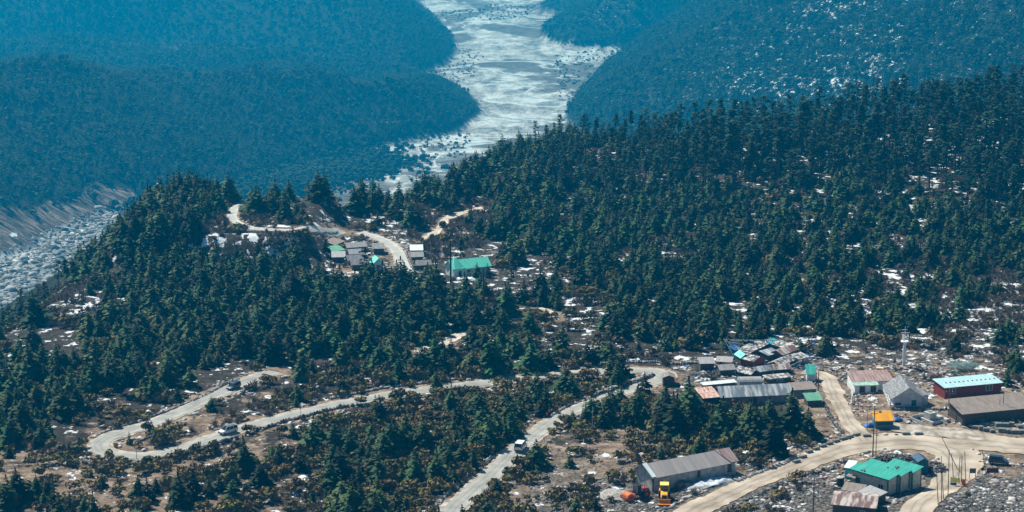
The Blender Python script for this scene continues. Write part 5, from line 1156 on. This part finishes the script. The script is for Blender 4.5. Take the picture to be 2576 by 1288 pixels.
lp = [P(u, v) if v < 1290 else P(u, v) for u, v, h in LAND]
X = np.r_[X, [p.x for p in lp]]; Y = np.r_[Y, [p.y for p in lp]]; Z = np.r_[Z, [p.z for p in lp]]; hgt = np.r_[hgt, [h * p.length / FP * 1.03 for (u, v, h), p in zip(LAND, lp)]]
K = RNG.integers(0, NF, len(X)); idx = np.arange(len(X)); print('firs', len(X))
def build_fir(k):
    return [('crown', mesh_np('fir crown', *FIR_C[k], M_FIR)), ('trunk', mesh_np('fir trunk', *FIR_S[k], M_BARK, True))]
rest = individuals('fir_tree', 'fir tree', 300, idx, X, Y, Z - .15, hgt, K, build_fir,
    lambda s, k, z: '%s tiered fir %s' % (word(s, 4.6, 6.8), z), 'dark green firs growing over the valley bench')
firm = [two_mat('fir %d' % k, [(*FIR_C[k], M_FIR), (*FIR_S[k], M_BARK)]) for k in range(NF)]
scatter('fir_forest', np.c_[X, Y, Z - .15][rest], hgt[rest], K[rest], firm, 'dense dark green fir forest covering the valley bench', 'forest')
FX, FY = X, Y
# old tall trees
X, Y, Z, U, V = cands(6.2, 470)
w = ss(1250, 1700, U) * ss(560, 400, V) * .85 + .22 * ss(520, 440, V) + .05 * (V < 900) + .06 * (U < 750) * (V > 700) * (V < 960) + .30 * ss(2150, 2500, U) * ss(640, 500, V)
w = .50 * w * (gsample(G_FIR, U, V) > .35)
keep = (RNG.random(len(X)) < w) & clear_of(X, Y, 2.5, 3, True)
X, Y, Z, U, V = X[keep], Y[keep], Z[keep], U[keep], V[keep]
big = ss(1300, 1900, U) * ss(600, 420, V)
hgt = RNG.uniform(8, 13, len(X)) + big * RNG.uniform(2, 12, len(X))
OL = [(1845, 470, 170), (1775, 480, 160), (1960, 440, 150), (2150, 460, 140), (2080, 430, 120), (2300, 420, 130), (2420, 400, 120), (290, 985, 125), (345, 985, 110), (600, 905, 130), (700, 905, 130), (420, 610, 90), (180, 715, 62), (1315, 560, 90), (1660, 470, 110), (720, 1120, 1), (1560, 420, 90), (2200, 400, 120), (2500, 420, 150), (1900, 430, 140), (2480, 620, 120)]
OL = [l for l in OL if l[2] > 5]; lp = [P(u, v) for u, v, h in OL]
X = np.r_[X, [p.x for p in lp]]; Y = np.r_[Y, [p.y for p in lp]]; Z = np.r_[Z, [p.z for p in lp]]; hgt = np.r_[hgt, [h * p.length / FP * 1.03 for (u, v, h), p in zip(OL, lp)]]
K = RNG.integers(0, 5, len(X)); print('old trees', len(X))
def build_old(k): return [('crown', mesh_np('old fir crown', *OLD_C[k], M_OLD)), ('trunk', mesh_np('old fir trunk', *OLD_S[k], M_BARK))]
rest = individuals('tall_tree', 'tall tree', 300, np.arange(len(X)), X, Y, Z - .2, hgt, K, build_old,
    lambda s, k, z: '%s flat-topped old tree %s' % (word(s, 11, 17, 'lower', 'high', 'towering'), z), 'old flat-topped trees rising above the forest')
oldm = [two_mat('old fir %d' % k, [(*OLD_C[k], M_OLD), (*OLD_S[k], M_BARK)]) for k in range(5)]
scatter('tall_tree_forest', np.c_[X, Y, Z - .2][rest], hgt[rest], K[rest], oldm, 'old flat-topped forest on the dark ridge', 'forest')
# olive shrubs, bare scrub
def layer(step, G, bias, size, name, cat, meshes, mt, label, group, sname, slabel, road=.6, n=300, stuffcat='undergrowth', sink=.05, zr=(.8, 1.25), y1=960, clus=6.):
    X, Y, Z, U, V = cands(step, 345, y1); D = gsample(G, U, V); c = vnoise(X / clus + 40, Y / clus) * .7 + .3 * RNG.random(len(X))
    keep = (c < D * 1.05 + bias) & clear_of(X, Y, road, .2)
    X, Y, Z = X[keep], Y[keep], Z[keep]; s = size(len(X)); K = RNG.integers(0, len(meshes), len(X)); zs = RNG.uniform(*zr, len(X)); print(name, len(X))
    ml = [mesh_np('%s %d' % (cat, k), *meshes[k], mt) for k in range(len(meshes))]
    rest = individuals(name, cat, n, np.arange(len(X)), X, Y, Z - sink, s, K, lambda k: [(name, ml[k])], label, group, zs)
    scatter(sname, np.c_[X, Y, Z - sink][rest], s[rest], K[rest], ml, slabel, stuffcat, zs=(s * zs)[rest])
layer(2.6, G_OLIVE, .03, lambda n: RNG.uniform(1.7, 4.0, n) * np.where(RNG.random(n) < .3, .6, 1), 'rhododendron_shrub', 'shrub', OLI, M_OLIVE,
      lambda s, k, z: '%s rounded olive green shrub %s' % (word(s, 1.9, 2.9, 'low', 'mid-sized', 'large'), z), 'olive green shrubs on the slopes', 'shrub_cover', 'olive green shrubs scattered under the firs')
layer(1.8, G_BUSH, -.08, lambda n: RNG.uniform(1.2, 2.8, n), 'bare_bush', 'bush', TWG, M_TWIG,
      lambda s, k, z: '%s leafless brown bush %s' % (word(s, 1.7, 2.3, 'low', 'mid-sized', 'large'), z), 'leafless brown bushes on the slopes', 'scrub_cover', 'leafless brownish scrub between the trees')
layer(1.8, G_ROCK, -.27, lambda n: RNG.uniform(.5, 1.35, n) * (1 + .7 * (RNG.random(n) < .12)), 'boulder', 'boulder', BLD, M_BOULD,
      lambda s, k, z: '%s pale angular boulder %s' % (word(s, 1.2, 1.8, 'small', 'mid-sized', 'large'), z), 'pale boulders strewn over the ground', 'boulder_field', 'pale boulders strewn among the trees', road=.3, stuffcat='boulders', zr=(.5, 1.0), sink=.15)
layer(1.1, G_ROCK, -.16, lambda n: RNG.uniform(.3, 1.1, n), 'grey_stone', 'stone', ROK, M_ROCK,
      lambda s, k, z: '', '', 'rubble', 'loose grey rubble covering the ground', road=.1, n=0, stuffcat='rubble', zr=(.5, 1.1), sink=.1)
# rocks lining the roads
def verge():
    X = []; Y = []; S = []
    for k, dens in (('A', 1.0), ('B', 1.1), ('C', .7), ('D1', .5), ('D2', .8)):
        l = LINES[k]; T = np.gradient(l, axis=0); T /= np.linalg.norm(T, axis=1)[:, None]; N = np.c_[-T[:, 1], T[:, 0]]
        for sd in (-1, 1):
            for i in range(len(l)):
                m = RNG.poisson(dens * 1.5 * max(.0, vnoise(np.array([i * .03 + sd * 9]), np.array([sd * 3.3]))[0] * 2 - .35))
                for _ in range(m):
                    o = HALF[k] + .3 + abs(RNG.normal(0, 1.6)); p = l[i] + N[i] * sd * o + RNG.normal(0, .4, 2); X.append(p[0]); Y.append(p[1]); S.append(RNG.uniform(.5, 1.5))
    X, Y, S = map(np.array, (X, Y, S)); m = clear_of(X, Y, .1, -.3); X, Y, S = X[m], Y[m], S[m]
    Z = terr(X, Y) - .1; print('verge', len(X))
    ml = [mesh_np('verge stone %d' % k, *BLD[k], M_BOULD) for k in range(5)]
    scatter('roadside_rubble', np.c_[X, Y, Z], S, RNG.integers(0, 5, len(X)), ml, 'broken pale stones lining both road edges', 'rubble')
verge()
# river boulders in the gorge
def river_rocks():
    ch = catmull([on_river(-120, 800), on_river(60, 740), on_river(120, 680), on_river(230, 605), on_river(320, 540)], 20)
    n = 9000; i = RNG.integers(0, len(ch), n); X = ch[i, 0] + RNG.normal(0, 38, n); Y = ch[i, 1] + RNG.normal(0, 30, n); Z = terr(X, Y); m = (Z - river_z(X, Y) < 6) & (Z < -150); X, Y, Z = X[m], Y[m], Z[m]
    S = RNG.uniform(1.5, 4.5, len(X)) * (1 + 1.3 * (RNG.random(len(X)) < .05))
    ml = [mesh_np('river boulder %d' % k, *BLD[k], mat('river stone', (.24, .235, .22), .95, .6, .5, bump=.4, objvar=.85, spec=.15)) for k in range(5)]
    scatter('river_boulders', np.c_[X, Y, Z - .3], S, RNG.integers(0, 5, len(X)), ml, 'pale boulders filling the river bed in the gorge', 'boulders')
river_rocks()
# far forests on the mountain sides
def far_forest():
    def band(ymin, ymax, step, h0, h1, name, label, test):
        xs = np.arange(-ymax * .34, ymax * .34, step); ys = np.arange(ymin, ymax, step); X, Y = np.meshgrid(xs, ys)
        X = (X + RNG.uniform(-.5, .5, X.shape) * step).ravel(); Y = (Y + RNG.uniform(-.5, .5, Y.shape) * step).ravel()
        m = (np.abs(X) < Y * .31) & (Y > np.interp(X, NX, NY) + 30); X, Y = X[m], Y[m]; Z = terr(X, Y); hg = Z - river_z(X, Y)
        e = 6.0; back = (terr(X, Y + e) - Z) / e
        U, V = uv_of(X, Y, Z)
        m = (hg > 7) & (back > -.30) & test(X, Y, hg, U, V) & (vnoise(X / 40, Y / 40) * .6 + .4 * RNG.random(len(X)) < .92) & (V < 700) & (V > -60)
        X, Y, Z = X[m], Y[m], Z[m]; s = RNG.uniform(h0, h1, len(X)); print(name, len(X))
        ml = [mesh_np('%s %d' % (name, k), *FAR[k], M_OLD) for k in range(len(FAR))]
        K = RNG.choice(len(FAR), len(X), p=[.16, .16, .14, .12, .12, .10, .10, .10]); s = np.where((K == 3) | (K == 4), s * .62, s)
        scatter(name, np.c_[X, Y, Z - .5], s, K, ml, label, 'forest')
    d0 = lambda X, Y: near_poly(X, Y, [on_river(-150, 720), on_river(0, 655), on_river(150, 590), on_river(330, 520)])[0]
    band(1350, 3650, 7.0, 9, 17, 'valley_side_forest', 'blue-green forest covering the left valley side', lambda X, Y, h, U, V: (X < 60) & (RNG.random(len(X)) < ss(16, 60, d0(X, Y) + 14 * fbm(X / 40, Y / 40))))
    band(1350, 3800, 7.6, 12, 22, 'mountain_forest', 'blue-green forest on the snow-flecked right mountain', lambda X, Y, h, U, V: X >= 60)
    band(3650, 5400, 10., 13, 20, 'hazy_forest', 'pale blue far forest behind the river plain', lambda X, Y, h, U, V: True)
far_forest()
# scrub islands on the braided plain
def plain_scrub():
    n = 9000; Y = RNG.uniform(2300, 4700, n); X = RNG.uniform(-.16, .2, n) * Y; Z = terr(X, Y); m = (Z - river_z(X, Y) < 5) & (vnoise(X / 110 + 50, Y / 260) > .60); X, Y, Z = X[m], Y[m], Z[m]
    a, b = on_river(430, 498), on_river(880, 408); t = RNG.random(6500); x = a[0] + (b[0] - a[0]) * t + RNG.normal(0, 42, 6500); y = a[1] + (b[1] - a[1]) * t + RNG.normal(0, 70, 6500); z = terr(x, y); m = z - river_z(x, y) < 5; X = np.r_[X, x[m]]; Y = np.r_[Y, y[m]]; Z = np.r_[Z, z[m]]
    ml = [mesh_np('plain scrub %d' % k, *FAR[3 + k], M_OLD) for k in range(2)]
    scatter('plain_scrub', np.c_[X, Y, Z - .3], np.where(np.arange(len(X)) >= len(X) - m.sum(), 2.2, 1) * RNG.uniform(2.5, 4.5, len(X)), RNG.integers(0, 2, len(X)), ml, 'dark scrub on islands of the pale river plain', 'scrub')
plain_scrub()
# ---------------------------------------------------------------- the air
def haze():
    bm = bmesh.new(); x0, x1, y0, y1, z0, z1 = -4200, 4200, -50, 9100, -325, 560
    vs = [bm.verts.new(c) for c in [(x0, y0, z0), (x1, y0, z0), (x1, y1, z0), (x0, y1, z0), (x0, y0, z1), (x1, y0, z1), (x1, y1, z1), (x0, y1, z1)]]
    for f in [(0, 3, 2, 1), (4, 5, 6, 7), (0, 1, 5, 4), (1, 2, 6, 5), (2, 3, 7, 6), (3, 0, 4, 7)]: bm.faces.new([vs[i] for i in f])
    me = bpy.data.meshes.new('haze'); bm.to_mesh(me); bm.free()
    m = bpy.data.materials.new('blue haze'); m.use_nodes = True; n = m.node_tree; n.nodes.remove(n.nodes['Principled BSDF'])
    pv = n.nodes.new('ShaderNodeVolumePrincipled'); pv.inputs['Color'].default_value = HAZE_COL; pv.inputs['Density'].default_value = HAZE_D; pv.inputs['Anisotropy'].default_value = 0.3
    pv.inputs['Absorption Color'].default_value = (.08, .35, 1, 1)
    n.links.new(pv.outputs[0], n.nodes['Material Output'].inputs['Volume']); me.materials.append(m)
    o = bpy.data.objects.new('haze', me); link(o); tag(o, 'blue haze filling the valley air', 'haze', None, 'stuff')
HAZE_COL = (.0, .43, .90, 1); HAZE_D = 1.85e-4
haze()
print('objects', len(bpy.data.objects))
